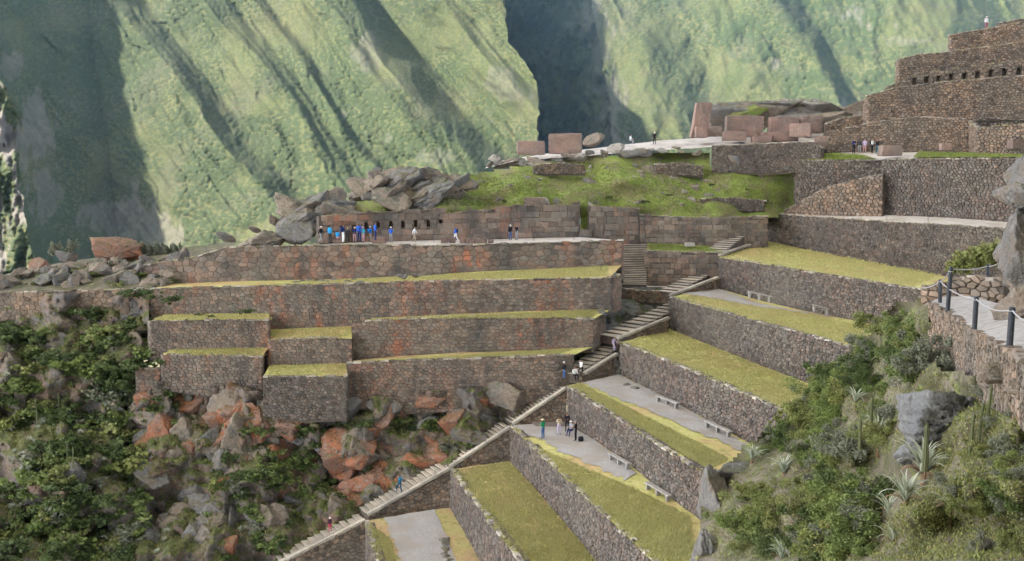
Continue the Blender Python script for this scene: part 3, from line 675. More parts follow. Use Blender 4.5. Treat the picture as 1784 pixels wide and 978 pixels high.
flight_wall('brown stone triangle under the stairs beside the gravel yard', [(641, 899, 910, 80.1), (700, 865, 905, 81.7), (785, 816, 886, 83.9)], 91)
flight_wall('brown stone triangle under the stairs beside the dry grass terrace', [(783, 815, 820, 83.8), (830, 785, 815, 84.8), (889, 745, 805, 86)], 92)
flight_wall('brown stone triangle under the stairs behind the group of people', [(893, 740, 743, 86.2), (930, 714, 742, 86.9), (987, 676, 740, 87.6)], 93)
flight_wall('brown stone triangle under the stairs by the seated visitors', [(1012, 655, 659, 88.6), (1045, 635, 657, 90.5), (1076, 618, 653, 92.6)], 94)
flight_wall('brown stone triangle under the wide stair flight', [(1077, 591, 596, 93.5), (1120, 573, 588, 96), (1165, 555, 574, 98.5)], 95)
flight_wall('low brown wall under the coping beside the highest gravel path', [(1168, 516, 520, 102.4), (1210, 500, 512, 105), (1252, 485, 504, 107.3)], 96)
flight_wall('low brown wall under the coping beside the yellowish grass terrace', [(1254, 446, 449, 108.5), (1295, 431, 440, 115), (1334, 418, 424, 121.5)], 97)

# ---------------------------------------------------------------- natural slopes (depth from the walls, stairs and path they meet)
def depth_fn(ctrl, pw=3.0):
    c = np.array(ctrl, float)
    def f(px, py):
        px = np.asarray(px, float); py = np.asarray(py, float)
        d2 = (px[..., None] - c[:, 0]) ** 2 + (1.35 * (py[..., None] - c[:, 1])) ** 2 + 300
        w = d2 ** (-pw / 2); return (w * c[:, 2]).sum(-1) / w.sum(-1)
    return f
def slope(name, label, cat, x, y, st, fn, mat, rough=.5, sc_=40., seed=5, mask=None):
    nr, nc = int((y[1] - y[0]) / st), int((x[1] - x[0]) / st)
    px = np.linspace(*x, nc)[None, :] + np.zeros((nr, 1)); py = np.linspace(*y, nr)[:, None] + np.zeros((1, nc))
    D = fn(px, py) + rough * fbm(px / sc_, py / sc_, seed, 5)
    if mat == 'crag':                                  # blocky broken bedrock
        q = fbm(px / 46 + py / 90, py / 60 - px / 120, seed + 3, 4); D = D - 1.1 * (np.floor(q * 3) / 3 + .25 * (q * 3 - np.floor(q * 3)) / 3) - .35 * np.abs(fbm(px / 14, py / 14, seed + 7, 3))
    V = PN(px, py, D).reshape(-1, 3); Fq = gridfaces(nr, nc)
    if mask is not None:
        mk = mask(px, py).reshape(-1); Fq = Fq[mk[Fq].all(1)]
    o = obj(name, mesh_np(name, V, Fq, M[mat], None, True)); tag(o, label, cat, None, 'structure'); add_ground(V, Fq, mat); return o
def inside(poly):
    p = np.array(poly, float)
    def f(px, py):
        r = np.zeros(np.shape(px), bool); n = len(p)
        for i in range(n):
            (x1, y1), (x2, y2) = p[i], p[(i + 1) % n]
            if y1 == y2: continue
            r ^= ((y1 > py) != (y2 > py)) & (px < (x2 - x1) * (py - y1) / (y2 - y1) + x1)
        return r
    return f
CL = [(-150, 520, 100), (0, 520, 99), (150, 520, 98), (262, 525, 97), (262, 580, 95), (250, 630, 92.5), (236, 700, 90), (285, 680, 90.6), (380, 690, 90.2), (455, 700, 89.5), (460, 730, 86.6), (530, 735, 86.4), (600, 730, 86.6), (640, 710, 89.5), (700, 715, 89.4), (837, 708, 89.6), (972, 690, 90.5), (1000, 655, 92),
      (985, 680, 91), (893, 745, 89.2), (840, 775, 88), (785, 815, 86.6), (700, 862, 84.5), (640, 900, 82.8), (560, 940, 81), (490, 978, 79), (430, 1010, 77.6), (360, 1060, 76),
      (-150, 700, 90), (0, 700, 89.5), (120, 700, 90), (-150, 1060, 72), (0, 1000, 75), (150, 1000, 75.5), (300, 1000, 76.5), (100, 850, 82), (250, 850, 83), (400, 850, 83.5), (520, 850, 83.8), (620, 800, 86), (720, 780, 87)]
f_left = depth_fn(CL)
slope('rocky_hillside', 'steep brushy hillside with boulders below the left terraces', 'hillside', (-150, 1005), (512, 1075), 4.2, f_left, 'crag', 1.5, 55, 5,
      inside([(-160, 500), (262, 500), (262, 600), (240, 690), (290, 660), (450, 680), (462, 700), (600, 700), (640, 690), (975, 660), (1000, 640), (1005, 665), (985, 676), (893, 740), (785, 815), (640, 898), (490, 976), (330, 1076), (-160, 1076)]))
CG = [(1085, 507, 108.5), (1130, 512, 107.5), (1170, 515, 106), (1060, 545, 101), (1085, 560, 103), (1050, 580, 99), (1020, 620, 95), (1000, 650, 92.5), (985, 668, 91.5), (1160, 535, 106), (1110, 560, 102.5), (1060, 600, 97.5), (1020, 640, 93.5), (1010, 615, 94)]
slope('rubble_slope', 'grey rubble slope between the fitted walls and the stairs', 'slope', (960, 1200), (500, 680), 5, depth_fn(CG), 'rubblesoil' if 'rubblesoil' in M else 'gravel', .8, 22, 6)
CU = [(480, 395, 108), (556, 380, 106.5), (640, 373, 108.2), (772, 366, 109.5), (905, 360, 112), (1008, 360, 113.5), (1110, 366, 115.5), (1180, 378, 116), (1250, 381, 116.5), (1333, 378, 118.8), (1370, 366, 124), (1386, 352, 124.8), (1386, 300, 126),
      (620, 320, 116), (720, 305, 118), (820, 300, 119.5), (900, 285, 122), (1000, 276, 124), (1120, 276, 125), (1240, 292, 125), (1330, 298, 124.5), (850, 282, 126), (900, 270, 128.5), (1000, 269, 129), (1140, 252, 133), (1220, 243, 134), (1330, 238, 134), (1440, 238, 132), (1240, 256, 126.5), (1330, 253, 126),
      (900, 330, 115), (1100, 325, 118.5), (1300, 335, 121), (540, 350, 111)]
f_up = depth_fn(CU)
slope('grass_slope', 'bright green grass slope with scattered rocks above the niche wall', 'slope', (540, 1395), (262, 384), 4.5, f_up, 'lawn_green', .55, 45, 7,
      inside([(545, 384), (545, 372), (640, 345), (830, 300), (1000, 270), (1240, 262), (1240, 290), (1392, 292), (1392, 384)]))
ribbon('summit_ground', 'pale bare ground around the rose stone blocks', [P(845, 293, 124), P(900, 280, 124.5), P(1000, 273, 125), P(1140, 262, 126), P(1240, 256, 126), P(1330, 253, 125.2), P(1418, 249, 123.2)], [P(860, 283, 140), P(1000, 262, 140), P(1140, 246, 145), P(1240, 238, 145), P(1330, 234, 145), P(1440, 230, 140)], 'dust', 'ground', 60, 10, .25)
ribbon('visitor_ground', 'pale ground where visitors stand below the enclosure wall', [P(1386, 281, 122.8), P(1450, 280, 120), P(1536, 279, 116.5), P(1620, 277, 110.6), P(1700, 276, 105.6), P(1800, 275, 100)], [P(1405, 258, 128), P(1450, 259, 126), P(1520, 262, 123.5), P(1600, 264, 122), P(1700, 266, 116), P(1800, 270, 111)], 'dust', 'ground', 60, 10, .04)
ribbon('grass_strip', 'bright grass strip on the corner wall in front of the standing visitors', [P(1387, 280.5, 122.6), P(1450, 279.5, 119.9), P(1530, 278.5, 117)], [P(1400, 266, 126.5), P(1450, 267, 124), P(1505, 271, 120.5)], 'lawn_green', 'lawn', 30, 6, .06, lift=.12)
ribbon('grass_strip', 'bright grass strip on top of the tall dark fieldstone wall', [P(1590, 275.5, 112), P(1700, 275.5, 105.8), P(1800, 275, 100)], [P(1600, 265, 121), P(1700, 267, 115), P(1800, 270.5, 110.4)], 'lawn_green', 'lawn', 30, 6, .06, lift=.12)
# fill behind the stacked walls of the temple hill
CH = [(1430, 240, 133), (1500, 222, 131), (1508, 205, 131), (1600, 205, 129), (1690, 205, 128), (1800, 203, 127), (1512, 168, 129.5), (1545, 158, 132), (1640, 145, 131.5), (1800, 132, 130), (1560, 135, 136), (1650, 120, 136), (1800, 108, 134), (1600, 97, 137), (1652, 92, 138.5), (1800, 76, 136.5), (1652, 66, 141), (1720, 54, 141), (1800, 42, 140), (1440, 228, 136)]
slope('temple_hill', 'earth and rubble of the temple hill between its stone walls', 'hill', (1430, 2000), (10, 245), 5, depth_fn(CH), 'tanearth', .5, 20, 9,
      inside([(1430, 246), (1432, 225), (1500, 190), (1512, 172), (1545, 158), (1562, 138), (1562, 112), (1600, 98), (1652, 93), (1654, 66), (1720, 52), (1801, 38), (2001, 14), (2001, 246)]))
CR = [(1200, 1000, 50), (1215, 940, 52), (1225, 880, 55), (1240, 840, 57), (1290, 780, 60), (1340, 770, 60), (1400, 715, 62), (1420, 660, 63), (1470, 640, 62), (1500, 600, 60), (1560, 540, 56), (1600, 525, 51), (1622, 560, 44), (1640, 650, 38), (1700, 660, 33.5), (1784, 640, 28), (1860, 620, 25),
      (1300, 900, 47), (1300, 1020, 42), (1400, 800, 50), (1400, 900, 42), (1400, 1020, 35), (1500, 700, 50), (1500, 800, 42), (1500, 900, 33), (1500, 1020, 27), (1600, 700, 40), (1600, 800, 32), (1600, 900, 26), (1600, 1020, 21.5), (1700, 750, 29), (1700, 850, 24), (1700, 1020, 18.5), (1790, 750, 24.5), (1790, 850, 20), (1790, 1020, 16), (1560, 600, 52), (1950, 1020, 13), (1950, 800, 17.5), (2040, 720, 17), (1900, 700, 20)]
f_right = depth_fn(CR)
slope('near_hillside', 'near brushy hillside with agaves and cacti below the railed path', 'hillside', (1185, 2050), (505, 1060), 7, f_right, 'soil', .9, 80, 8,
      inside([(1200, 1061), (1213, 960), (1222, 860), (1250, 830), (1290, 775), (1395, 712), (1412, 650), (1470, 625), (1500, 590), (1560, 525), (1618, 515), (1625, 560), (1640, 640), (1700, 650), (1870, 640), (2051, 700), (2051, 1061), (1200, 1061)]))
# ---------------------------------------------------------------- rocks and cut blocks
import bmesh
GB = [None]
def bvh():
    if GB[0] is None: GB[0] = BVHTree.FromPolygons(GROUND[0], GROUND[1])
    return GB[0]
def hit(px, py, default=90.):
    x, y, z = rays(px, py); d = Vector((float(x), float(y), float(z))).normalized()
    l, n, i, t = bvh().ray_cast(Vector((0, 0, 0)), d)
    return l if l is not None else P(px, py, default)
def ground_mat(px, py):
    x, y, z = rays(px, py); l, n, i, t = bvh().ray_cast(Vector((0, 0, 0)), Vector((float(x), float(y), float(z))).normalized())
    return GROUND[2][i] if i is not None else ''
def drop(v, up=3.):                                     # ground straight below a point
    l, n, i, t = bvh().ray_cast(Vector((v.x, v.y, v.z + up)), Vector((0, 0, -1)))
    return l if l is not None else v
def ico(sub):
    bm = bmesh.new(); bmesh.ops.create_icosphere(bm, subdivisions=sub, radius=1)
    V = np.array([v.co[:] for v in bm.verts]); Fc = np.array([[v.index for v in f.verts] for f in bm.faces]); bm.free(); return V, Fc
REFS = [(60, 550, 'below the rough edging wall'), (215, 590, 'beside the square left terrace wall'), (190, 665, 'around the slim pale cacti'), (40, 650, 'in the gully left of the slim cacti'), (60, 880, 'among the silvery rosettes'), (200, 930, 'below the silvery rosettes'), (220, 770, 'between the rosettes and the rust boulders'), (258, 700, 'at the wall stub with the orange base'), (350, 705, 'under the small left terrace wall'),
        (530, 745, 'under the lower middle wall of small stones'), (690, 715, 'under the left half of the lowest long fitted wall'), (820, 712, 'under the right half of the lowest long fitted wall'), (640, 820, 'around the big rust crag'), (780, 770, 'between the rust crag and the stairs'), (900, 710, 'by the smooth grey bedrock at the stairs'), (500, 820, 'in the green hollow'), (400, 830, 'left of the green hollow'), (420, 930, 'above the foot of the lowest stairs'), (560, 905, 'near the child on the lowest stairs'), (310, 880, 'on the lower hillside left of the stair foot'),
        (1310, 808, 'by the rim agave'), (1590, 560, 'right under the railed path'), (1500, 640, 'at the end of the highest gravel path'), (1430, 690, 'at the end of the plain grass terrace'), (1560, 700, 'left of the big grey boulder'), (1515, 755, 'around the tall single cactus'), (1600, 850, 'around the biggest agave'), (1240, 880, 'by the grey outcrop at the terrace end'), (1370, 830, 'around the pale mid slope agave'), (1362, 960, 'around the lowest pale agave'), (1450, 880, 'between the lowest agave and the agave cluster'), (1705, 760, 'around the slim cactus cluster'), (1655, 930, 'by the clump of dry agave leaves'), (1760, 900, 'by the small dark agave'), (1760, 680, 'under the brown crumbling rock')]
def near_phrase(px, py): return min(REFS, key=lambda r: (r[0] - px) ** 2 + (1.3 * (r[1] - py)) ** 2)[2]
ICO = {k: ico(k) for k in (2, 3, 4, 5)}
def noise3(V, s, seed): return (fbm(V[:, 0] * s + V[:, 2] * s * .7, V[:, 1] * s - V[:, 2] * s * .6, seed, 4) + fbm(V[:, 2] * s + 3, V[:, 0] * s - V[:, 1] * s * .4, seed + 3, 4)) * .5
def rock_mesh(seed, sub=5, k=14, rough=.05, strata=.04, flat=1.):
    r = np.random.default_rng(seed); V, Fc = ICO[sub]
    n = r.normal(size=(k, 3)); n[:, 2] *= .8; n /= np.linalg.norm(n, axis=1)[:, None]; h = r.uniform(.5, .85, k)
    d = np.maximum(V @ n.T, .05); rad = np.minimum((h[None] / d).min(1), 1.5)
    W_ = V * rad[:, None]; rad2 = 1 + rough * noise3(W_, 1.6, seed) + strata * noise3(W_ * np.array([.6, .6, 4.]), 1.8, seed + 9)
    cr = np.exp(-(noise3(W_ * np.array([1., 1., 1.8]), 1.1, seed + 21) / .055) ** 2) + .7 * np.exp(-(noise3(W_, 2.3, seed + 31) / .06) ** 2)
    rad2 = rad2 - .085 * cr + .035 * noise3(W_, 7, seed + 41); W_ = W_ * rad2[:, None]; W_ /= np.abs(W_).max(0)[None]
    me = mesh_np('rock', W_, Fc, M['rock_grey'], None, False); return me
ROCKS = [rock_mesh(100 + i) for i in range(9)]
SLABS = [rock_mesh(140 + i, 5, 11, .05, .06) for i in range(4)]
def rock(px, py, w, h, mat, label, Y=None, depth=None, rot=None, tilt=0., group=None, mesh=None, seed=0, sink=.25, name='boulder'):
    """rock whose outline is about w x h pixels, centred on px,py, sunk into the slope there"""
    R = random.Random(int(px * 31 + py * 17 + seed))
    c = P(px, py, Y) if Y else hit(px, py)
    k = c.y / F; a, b = w * k / 2, h * k / 2; dp = depth or min(a, b) * 1.15
    if not Y: c = c + Vector((0, .72 * dp, -.2 * b)); a *= 1.22; b *= 1.22; dp *= 1.25
    o = obj(name, mesh or R.choice(ROCKS), None, c)
    o.scale = (a * 1.08, dp, b * 1.08); o.rotation_euler = (R.uniform(-.15, .15), tilt if tilt else R.uniform(-.25, .25), R.choice((0, math.pi)) + R.uniform(-.3, .3) if rot is None else rot)
    o.material_slots[0].link = 'OBJECT'; o.material_slots[0].material = M[mat]
    tag(o, label, 'rock', group); return o
# named big rocks
rock(566, 372, 138, 72, 'rock_grey', 'big smooth grey slab of rock at the left end of the niche wall', Y=110, depth=3.4, mesh=SLABS[0])
rock(530, 398, 90, 58, 'rock_grey', 'grey rock wedge at the left end of the visitor platform', Y=105.5, depth=2.5)
rock(452, 428, 150, 52, 'rock_tan', 'flat topped rock ramp left of the visitor platform', Y=103.5, depth=2.5, tilt=.2)
rock(478, 385, 24, 18, 'rock_tan', 'brown boulder perched on the pale rock ramp', Y=108)
rock(388, 410, 46, 18, 'rock_grey', 'dark tilted rock on the skyline left of the pale ramp', Y=106, tilt=-.3)
rock(440, 398, 30, 14, 'rock_tan', 'small brown rock on the skyline beside the pale ramp', Y=108)
rock(190, 436, 106, 46, 'rock_red', 'large bright rust orange boulder on the far left ridge', Y=108, depth=2.6, mesh=SLABS[1])
rock(228, 440, 44, 34, 'rock_red', 'duller rust boulder touching the large orange boulder', Y=109)
rock(74, 462, 44, 34, 'rock_red', 'small rust faced boulder at the far left end of the ridge', Y=107, tilt=.5)
rock(118, 452, 40, 26, 'rock_grey', 'dark boulder between the two rust boulders', Y=107)
rock(650, 322, 62, 46, 'rock_grey', 'rounded grey outcrop at the left end of the green slope', Y=119, depth=3)
rock(735, 326, 160, 62, 'rock_tan', 'large fractured tan outcrop above the niche wall', Y=117.5, depth=3.6, mesh=SLABS[2])
rock(700, 304, 70, 26, 'rock_tan', 'flat topped tan rock on the crest of the outcrop', Y=120)
rock(782, 338, 64, 44, 'rock_tan', 'tilted tan slab leaning on the fractured outcrop', Y=116, tilt=.7)
rock(656, 299, 17, 14, 'rock_grey', 'small round boulder perched on the crest', Y=121)
for px, py, w, h, m, l in ((1262, 206, 100, 56, 'rock_grey', 'grey ledge of bedrock behind the leaning slab'), (1320, 204, 120, 56, 'rock_tan', 'tan bedrock ledge behind the wide monolith'), (1385, 200, 130, 56, 'rock_pale', 'pale bedrock crest behind the second monolith'), (1450, 200, 120, 62, 'rock_pale', 'pale bedrock crest beside the rough shelf'), (1505, 194, 80, 56, 'rock_tan', 'tan bedrock joining the temple hill'), (1345, 190, 90, 30, 'rock_grey', 'flat grey bedrock cap on the crest'), (1420, 186, 90, 26, 'rock_pale', 'flat pale bedrock cap on the crest')):
    rock(px, py, w, h, m, l, Y=140, depth=3, tilt=.04, rot=0.)
rock(1300, 196, 90, 22, 'lawn_green', 'bright grass tuft bank on the ledge behind the rose slabs', Y=138, depth=1.5, tilt=.25)
rock(1430, 212, 120, 28, 'rock_tan', 'tan bedrock shelf right of the rose slabs', Y=137, depth=2)
rock(1040, 240, 50, 28, 'rock_tan', 'tan boulder pile right of the red slab', Y=131)
rock(1078, 256, 40, 22, 'rock_pale', 'pale boulder on the summit edge', Y=129)
rock(1640, 725, 165, 150, 'rock_light', 'large pale grey angular boulder on the near hillside', Y=34, depth=2.4, mesh=SLABS[3], tilt=-.5, rot=0.)
rock(1590, 790, 60, 50, 'rock_light', 'grey boulder partly hidden by the agaves', Y=32.5, depth=.6)
rock(1240, 880, 66, 130, 'rock_grey', 'grey lichen covered outcrop where the middle bench terrace ends', Y=55.5, depth=2.0)
rock(1275, 830, 90, 50, 'rock_grey', 'grey outcrop at the end of the terrace with the middle benches', Y=57.5, depth=1.6)
rock(1222, 960, 46, 90, 'rock_grey', 'tall grey outcrop below the lowest bench terrace', Y=51.5, depth=1.6)
rock(1040, 320, 40, 14, 'rock_grey', 'flat tilted slab lying on the green slope', tilt=-.6, depth=.8)
rock(1130, 300, 80, 44, 'rock_tan', 'brown bank of broken rock in the middle of the green slope', depth=2)
rock(1193, 300, 50, 36, 'rock_tan', 'brown rock bank left of the retaining wall')
rock(955, 292, 66, 20, 'rock_tan', 'low brown rubble patch high on the green slope')
rock(1005, 291, 50, 18, 'rock_tan', 'second low rubble patch high on the green slope')
rock(1318, 358, 26, 20, 'rock_grey', 'grey boulder at the end of the low wall near the ramp')
rock(912, 704, 90, 50, 'rock_grey', 'smooth grey bedrock beside the stairs below the lowest long wall', depth=1.2, tilt=-.5)
rock(740, 845, 70, 40, 'rock_grey', 'grey bedrock beside the stairs by the gravel yard', depth=1)
RED = 'rust coloured boulders on the left hillside'; GRY = 'grey boulders on the left hillside'
for px, py, w, h, m in [(413, 692, 56, 40, 'rock_red'), (455, 733, 34, 48, 'rock_red'), (492, 735, 28, 46, 'rock_red'), (400, 742, 40, 46, 'rock_red'), (255, 700, 60, 62, 'rock_red'), (250, 780, 60, 60, 'rock_red'), (330, 790, 34, 36, 'rock_red'),
                        (672, 720, 46, 44, 'rock_red'), (702, 715, 28, 52, 'rock_red'), (650, 750, 46, 22, 'rock_red'), (790, 742, 44, 44, 'rock_red'), (802, 700, 40, 36, 'rock_red'), (840, 702, 40, 30, 'rock_red'), (745, 698, 52, 22, 'rock_red'),
                        (625, 785, 66, 28, 'rock_red'), (606, 815, 46, 36, 'rock_red'), (655, 815, 50, 52, 'rock_red'), (720, 805, 66, 34, 'rock_red'), (640, 850, 84, 40, 'rock_red'), (700, 845, 60, 34, 'rock_red'), (625, 875, 50, 30, 'rock_red'),
                        (485, 855, 46, 38, 'rock_red'), (430, 800, 24, 24, 'rock_red'), (540, 800, 26, 26, 'rock_red'), (395, 885, 22, 44, 'rock_red'), (395, 960, 30, 40, 'rock_red'), (395, 845, 46, 40, 'rock_red'), (36, 590, 26, 60, 'rock_red'), (300, 710, 44, 36, 'rock_red')]:
    rock(px, py, w, h, m, ('big ' if w * h > 2000 else 'small ' if w * h < 1150 else '') + 'rust red boulder ' + near_phrase(px, py), group=RED)
R = random.Random(5)
GL = [(600, 720, 44, 60), (275, 680, 40, 46), (345, 700, 60, 40), (320, 740, 60, 50), (290, 800, 60, 46), (360, 770, 46, 40), (520, 760, 44, 34), (560, 870, 46, 34), (520, 900, 60, 40), (595, 895, 50, 30), (440, 900, 40, 30), (370, 900, 46, 50), (330, 860, 40, 30), (350, 945, 40, 40), (880, 690, 60, 40), (860, 740, 40, 30), (830, 770, 46, 26), (790, 790, 40, 24), (560, 770, 30, 30), (580, 740, 30, 26), (470, 690, 30, 26), (545, 840, 26, 30), (720, 760, 40, 24), (840, 725, 50, 26),
      (60, 540, 40, 30), (100, 560, 50, 44), (150, 545, 46, 50), (200, 560, 60, 60), (240, 540, 40, 44), (230, 600, 40, 40), (20, 540, 30, 30), (90, 600, 40, 34), (170, 610, 40, 36), (10, 640, 30, 50), (120, 660, 46, 30), (80, 720, 50, 30), (160, 720, 40, 40), (210, 740, 40, 50), (40, 800, 40, 36), (120, 830, 40, 40), (200, 900, 50, 40), (110, 950, 60, 40), (260, 940, 50, 40), (180, 810, 40, 30), (30, 930, 40, 30), (300, 900, 40, 30)]
GL += [(R.uniform(250, 860), R.uniform(700, 800), R.uniform(30, 70), R.uniform(26, 60)) for _ in range(26)] + [(R.uniform(230, 600), R.uniform(790, 940), R.uniform(30, 64), R.uniform(26, 56)) for _ in range(26)]
GL = [g for g in GL if g[1] < 735 + max(0, (890 - g[0])) * .62]
for px, py, w, h in GL: rock(px, py, w * R.uniform(.8, 1.1), h * R.uniform(.8, 1.1), R.choice(('rock_grey', 'rock_tan', 'rock_grey')), ('big ' if w * h > 2200 else 'small ' if w * h < 1300 else '') + 'grey brown boulder ' + near_phrase(px, py), group=GRY)
# natural boulder wall that continues the upper fitted wall to the left
ridge = obj('ridge_bank', mesh_np('ridge_bank', *(lambda a, b: (np.array([tuple(p) for p in a] + [tuple(p) for p in b]), np.array([[i, i + 1, len(a) + i + 1, len(a) + i] for i in range(len(a) - 1)])))(
    pl((-90, 516, 98.5), (0, 509, 98), (120, 505, 97.5), (260, 502, 97)), pl((-90, 505, 112), (40, 470, 112), (120, 455, 112), (420, 420, 112))), M['soil']))
tag(ridge, 'earthen ridge behind the boulders at the far left', 'ridge', None, 'structure')
for i in range(85):
    px = R.uniform(-20, 330); t = R.random(); top = np.interp(px, [-20, 40, 110, 200, 290, 340], [505, 480, 462, 452, 445, 432]); py = top + (500 - 4 - top) * t
    w = R.uniform(18, 42) * (1.1 if t > .3 else .8)
    rock(px, py, w, w * R.uniform(.6, 1.0), R.choice(('rock_grey', 'rock_tan', 'rock_tan')), 'grey boulder in the tumbled bank left of the upper fitted wall', Y=98.6 + (1 - t) * 7, depth=w * .03, group='boulders of the tumbled bank', name='loose_rock')
for i in range(110):
    px, py = R.uniform(640, 1380), R.uniform(275, 362); w = R.uniform(6, 22)
    if px < 830 and py < 340: continue
    rock(px, py, w, w * R.uniform(.5, .8), R.choice(('rock_grey', 'rock_pale', 'rock_tan')), 'small loose rock on the green slope', group='loose rocks on the green slope', name='loose_rock', sink=.4)
for i in range(34):
    px = R.uniform(840, 1240); py = np.interp(px, [840, 900, 1000, 1140, 1240], [294, 279, 272, 262, 256]) + R.uniform(-3, 9); w = R.uniform(12, 40)
    rock(px, py, w, w * R.uniform(.3, .5), R.choice(('rock_pale', 'rock_tan', 'rock_grey')), 'weathered rock along the edge of the summit', group='rocks along the summit edge', name='loose_rock', Y=125.5)
for i in range(40):
    px, py = R.uniform(1010, 1150), 0; py = R.uniform(515, 530) + (1150 - px) * R.uniform(.2, .8); w = R.uniform(8, 20)
    rock(px, py, w, w * .7, 'rock_grey', 'grey rubble stone beside the wide stair flight', group='rubble beside the stairs', name='loose_rock')
for px, py, w, h in ((1093, 672, 14, 8), (1106, 678, 14, 8)): rock(px, py, w, h, 'rock_grey', 'dark loose block on the middle gravel path', depth=.25, group='loose blocks on the middle path')
for i in range(14): rock(770 + R.uniform(-6, 8) + i * 1.0, 940 + i * 3.6, R.uniform(10, 18), R.uniform(7, 11), 'rock_grey', 'loose stone in the row across the lowest gravel yard', group='row of loose stones in the yard', name='loose_rock')
for i in range(22): rock(515 + i * 11.2 if i < 11 else 690 + (i - 11) * 8, (491 if i < 11 else 481) + R.uniform(-2, 2), R.uniform(10, 16), R.uniform(6, 9), 'rock_grey', 'loose stone in a row lying on the narrow grass ledge', group='loose stones on the grass ledge', name='loose_rock', depth=.35)
for i in range(26):                                    # fractured outcrop above the niche wall
    px, py = R.uniform(640, 815), R.uniform(312, 350); w = R.uniform(46, 105)
    rock(px, py + max(0, (660 - px)) * .2, w, w * R.uniform(.28, .5), R.choice(('rock_tan', 'rock_tan', 'rock_tan', 'rock_grey')), 'angular tan block of the fractured outcrop above the niche wall', Y=116.5 - (py - 306) / 44 * 5 + R.uniform(-.5, .5), depth=w * .028, tilt=R.uniform(.2, .7), group='blocks of the fractured outcrop', name='outcrop_block')
for i in range(12):
    px, py = R.uniform(505, 622), R.uniform(358, 392); w = R.uniform(55, 105)
    rock(px, py, w, w * R.uniform(.35, .55), R.choice(('rock_grey', 'rock_tan')), 'grey angular block of the outcrop at the left end of the niche wall', Y=109.5 - (py - 352) / 40 * 3.2, depth=w * .025, tilt=R.uniform(-.5, -.1), group='blocks at the left end of the niche wall', name='outcrop_block')
for i in range(34):                                    # big rust crag beside the stairs
    px = R.uniform(575, 760); py = R.uniform(775, 880) - max(0, px - 690) * .35; w = R.uniform(40, 84)
    rock(px, py, w, w * R.uniform(.45, .9), R.choice(('rock_red', 'rock_red', 'rock_red', 'rock_tan')), 'angular rust block of the crag beside the stairs', tilt=R.uniform(-.5, -.1), group='blocks of the rust crag', depth=w * .02, name='outcrop_block')
for i in range(34):
    px = R.uniform(240, 500); py = R.uniform(690, 800); w = R.uniform(38, 80)
    rock(px, py, w, w * R.uniform(.6, 1.1), R.choice(('rock_red', 'rock_red', 'rock_tan')), 'angular block of the broken cliff ' + near_phrase(px, py), tilt=R.uniform(-.6, -.1), group='blocks of the broken left cliff', depth=w * .02, name='outcrop_block')
# cut blocks
def block(label, x0, x1, y0, y1, Y, depth, mat='porphyry', yaw=0., lean=0., name='stone_block', taper=0., group=None, tone=.6):
    a, b = P(x0, y1, Y), P(x1, y0, Y); w, h = (b.x - a.x), (b.z - a.z); R_ = random.Random(int(x0 * 7 + y0))
    n = 6; V = []
    bm = bmesh.new(); bmesh.ops.create_cube(bm, size=1)
    bmesh.ops.subdivide_edges(bm, edges=bm.edges[:], cuts=4, use_grid_fill=True)
    for v in bm.verts:
        x, y, z = v.co; e = sum(abs(q) > .49 for q in (x, y, z)); s = .965 if e >= 2 else 1.
        z2 = z + .5; tp = 1 - taper * z2
        v.co = (x * w * tp * s + lean * z2 * h, (y * s + .5) * depth, (z * s + .5) * h)
        v.co += Vector((R_.uniform(-1, 1), R_.uniform(-1, 1), R_.uniform(-1, 1))) * .03 * min(w, h)
    me = bpy.data.meshes.new(name); bm.to_mesh(me); bm.free(); me.materials.append(M[mat])
    ca = me.attributes.new('Col', 'FLOAT_COLOR', 'POINT'); ca.data.foreach_set('color', np.tile((tone, R_.random(), .3, 1), len(me.vertices)).astype(np.float32))
    o = obj(name, me, None, ((a.x + b.x) / 2, a.y, a.z)); o.rotation_euler = (0, 0, yaw); tag(o, label, 'stone block', group); return o
block('tall leaning rose stone slab at the left of the temple blocks', 1204, 1234, 178, 240, 130, 1.6, lean=.14, taper=.06)
block('small cubic rose block at the foot of the leaning slab', 1212, 1233, 221, 240, 129, 1.0)
block('low rose block right of the leaning slab', 1233, 1258, 220, 238, 130, 1.0)
block('wide rose monolith with faint carving', 1265, 1332, 202, 238, 133, 1.2)
block('second wide rose monolith partly behind the propped beam', 1340, 1394, 204, 238, 133, 1.2, yaw=.05)
block('rose monolith at the right end of the row', 1396, 1434, 202, 232, 133, 1.2)
block('flat cut block with a pale top at the left of the lying blocks', 1260, 1301, 229, 245, 128, 2.0, tone=.4, yaw=-.12)
block('small low cut block between the two flat blocks', 1312, 1345, 237, 248, 127.5, 1.6, tone=.35)
block('long flat cut block in the middle of the lying blocks', 1330, 1392, 230, 246, 128, 2.0, tone=.4, yaw=-.08)
block('propped rose beam with an orange end', 1375, 1412, 215, 239, 127, 2.4, lean=-.0, yaw=-.35, tone=.75)
block('cut block at the right end beside the visitors', 1420, 1450, 238, 262, 124, 1.6, tone=.4, yaw=-.2)
block('squat rose boulder block on the pale ground by the visitors', 1536, 1574, 253, 272, 115.5, 1.6, taper=.1)
block('dark cut block at the far right on the fresh grass', 1764, 1792, 243, 260, 110, 1.4, tone=.3)
block('small orange block on the fresh grass by the curved corner', 1640, 1660, 250, 262, 116, .8, tone=.9)
block('red slab leaning on the summit skyline', 901, 950, 246, 270, 128, .9, lean=-.04)
block('larger red slab with a ledge on the summit skyline', 956, 1014, 233, 268, 128, 1.0)
block('brown cut block lying on top of the niche wall', 913, 950, 345, 361, 112.5, 1.5, tone=.45)
block('pale block on the fresh grass ledge above the landing', 1194, 1211, 423.5, 430, 112, .7, 'cap', tone=.9)
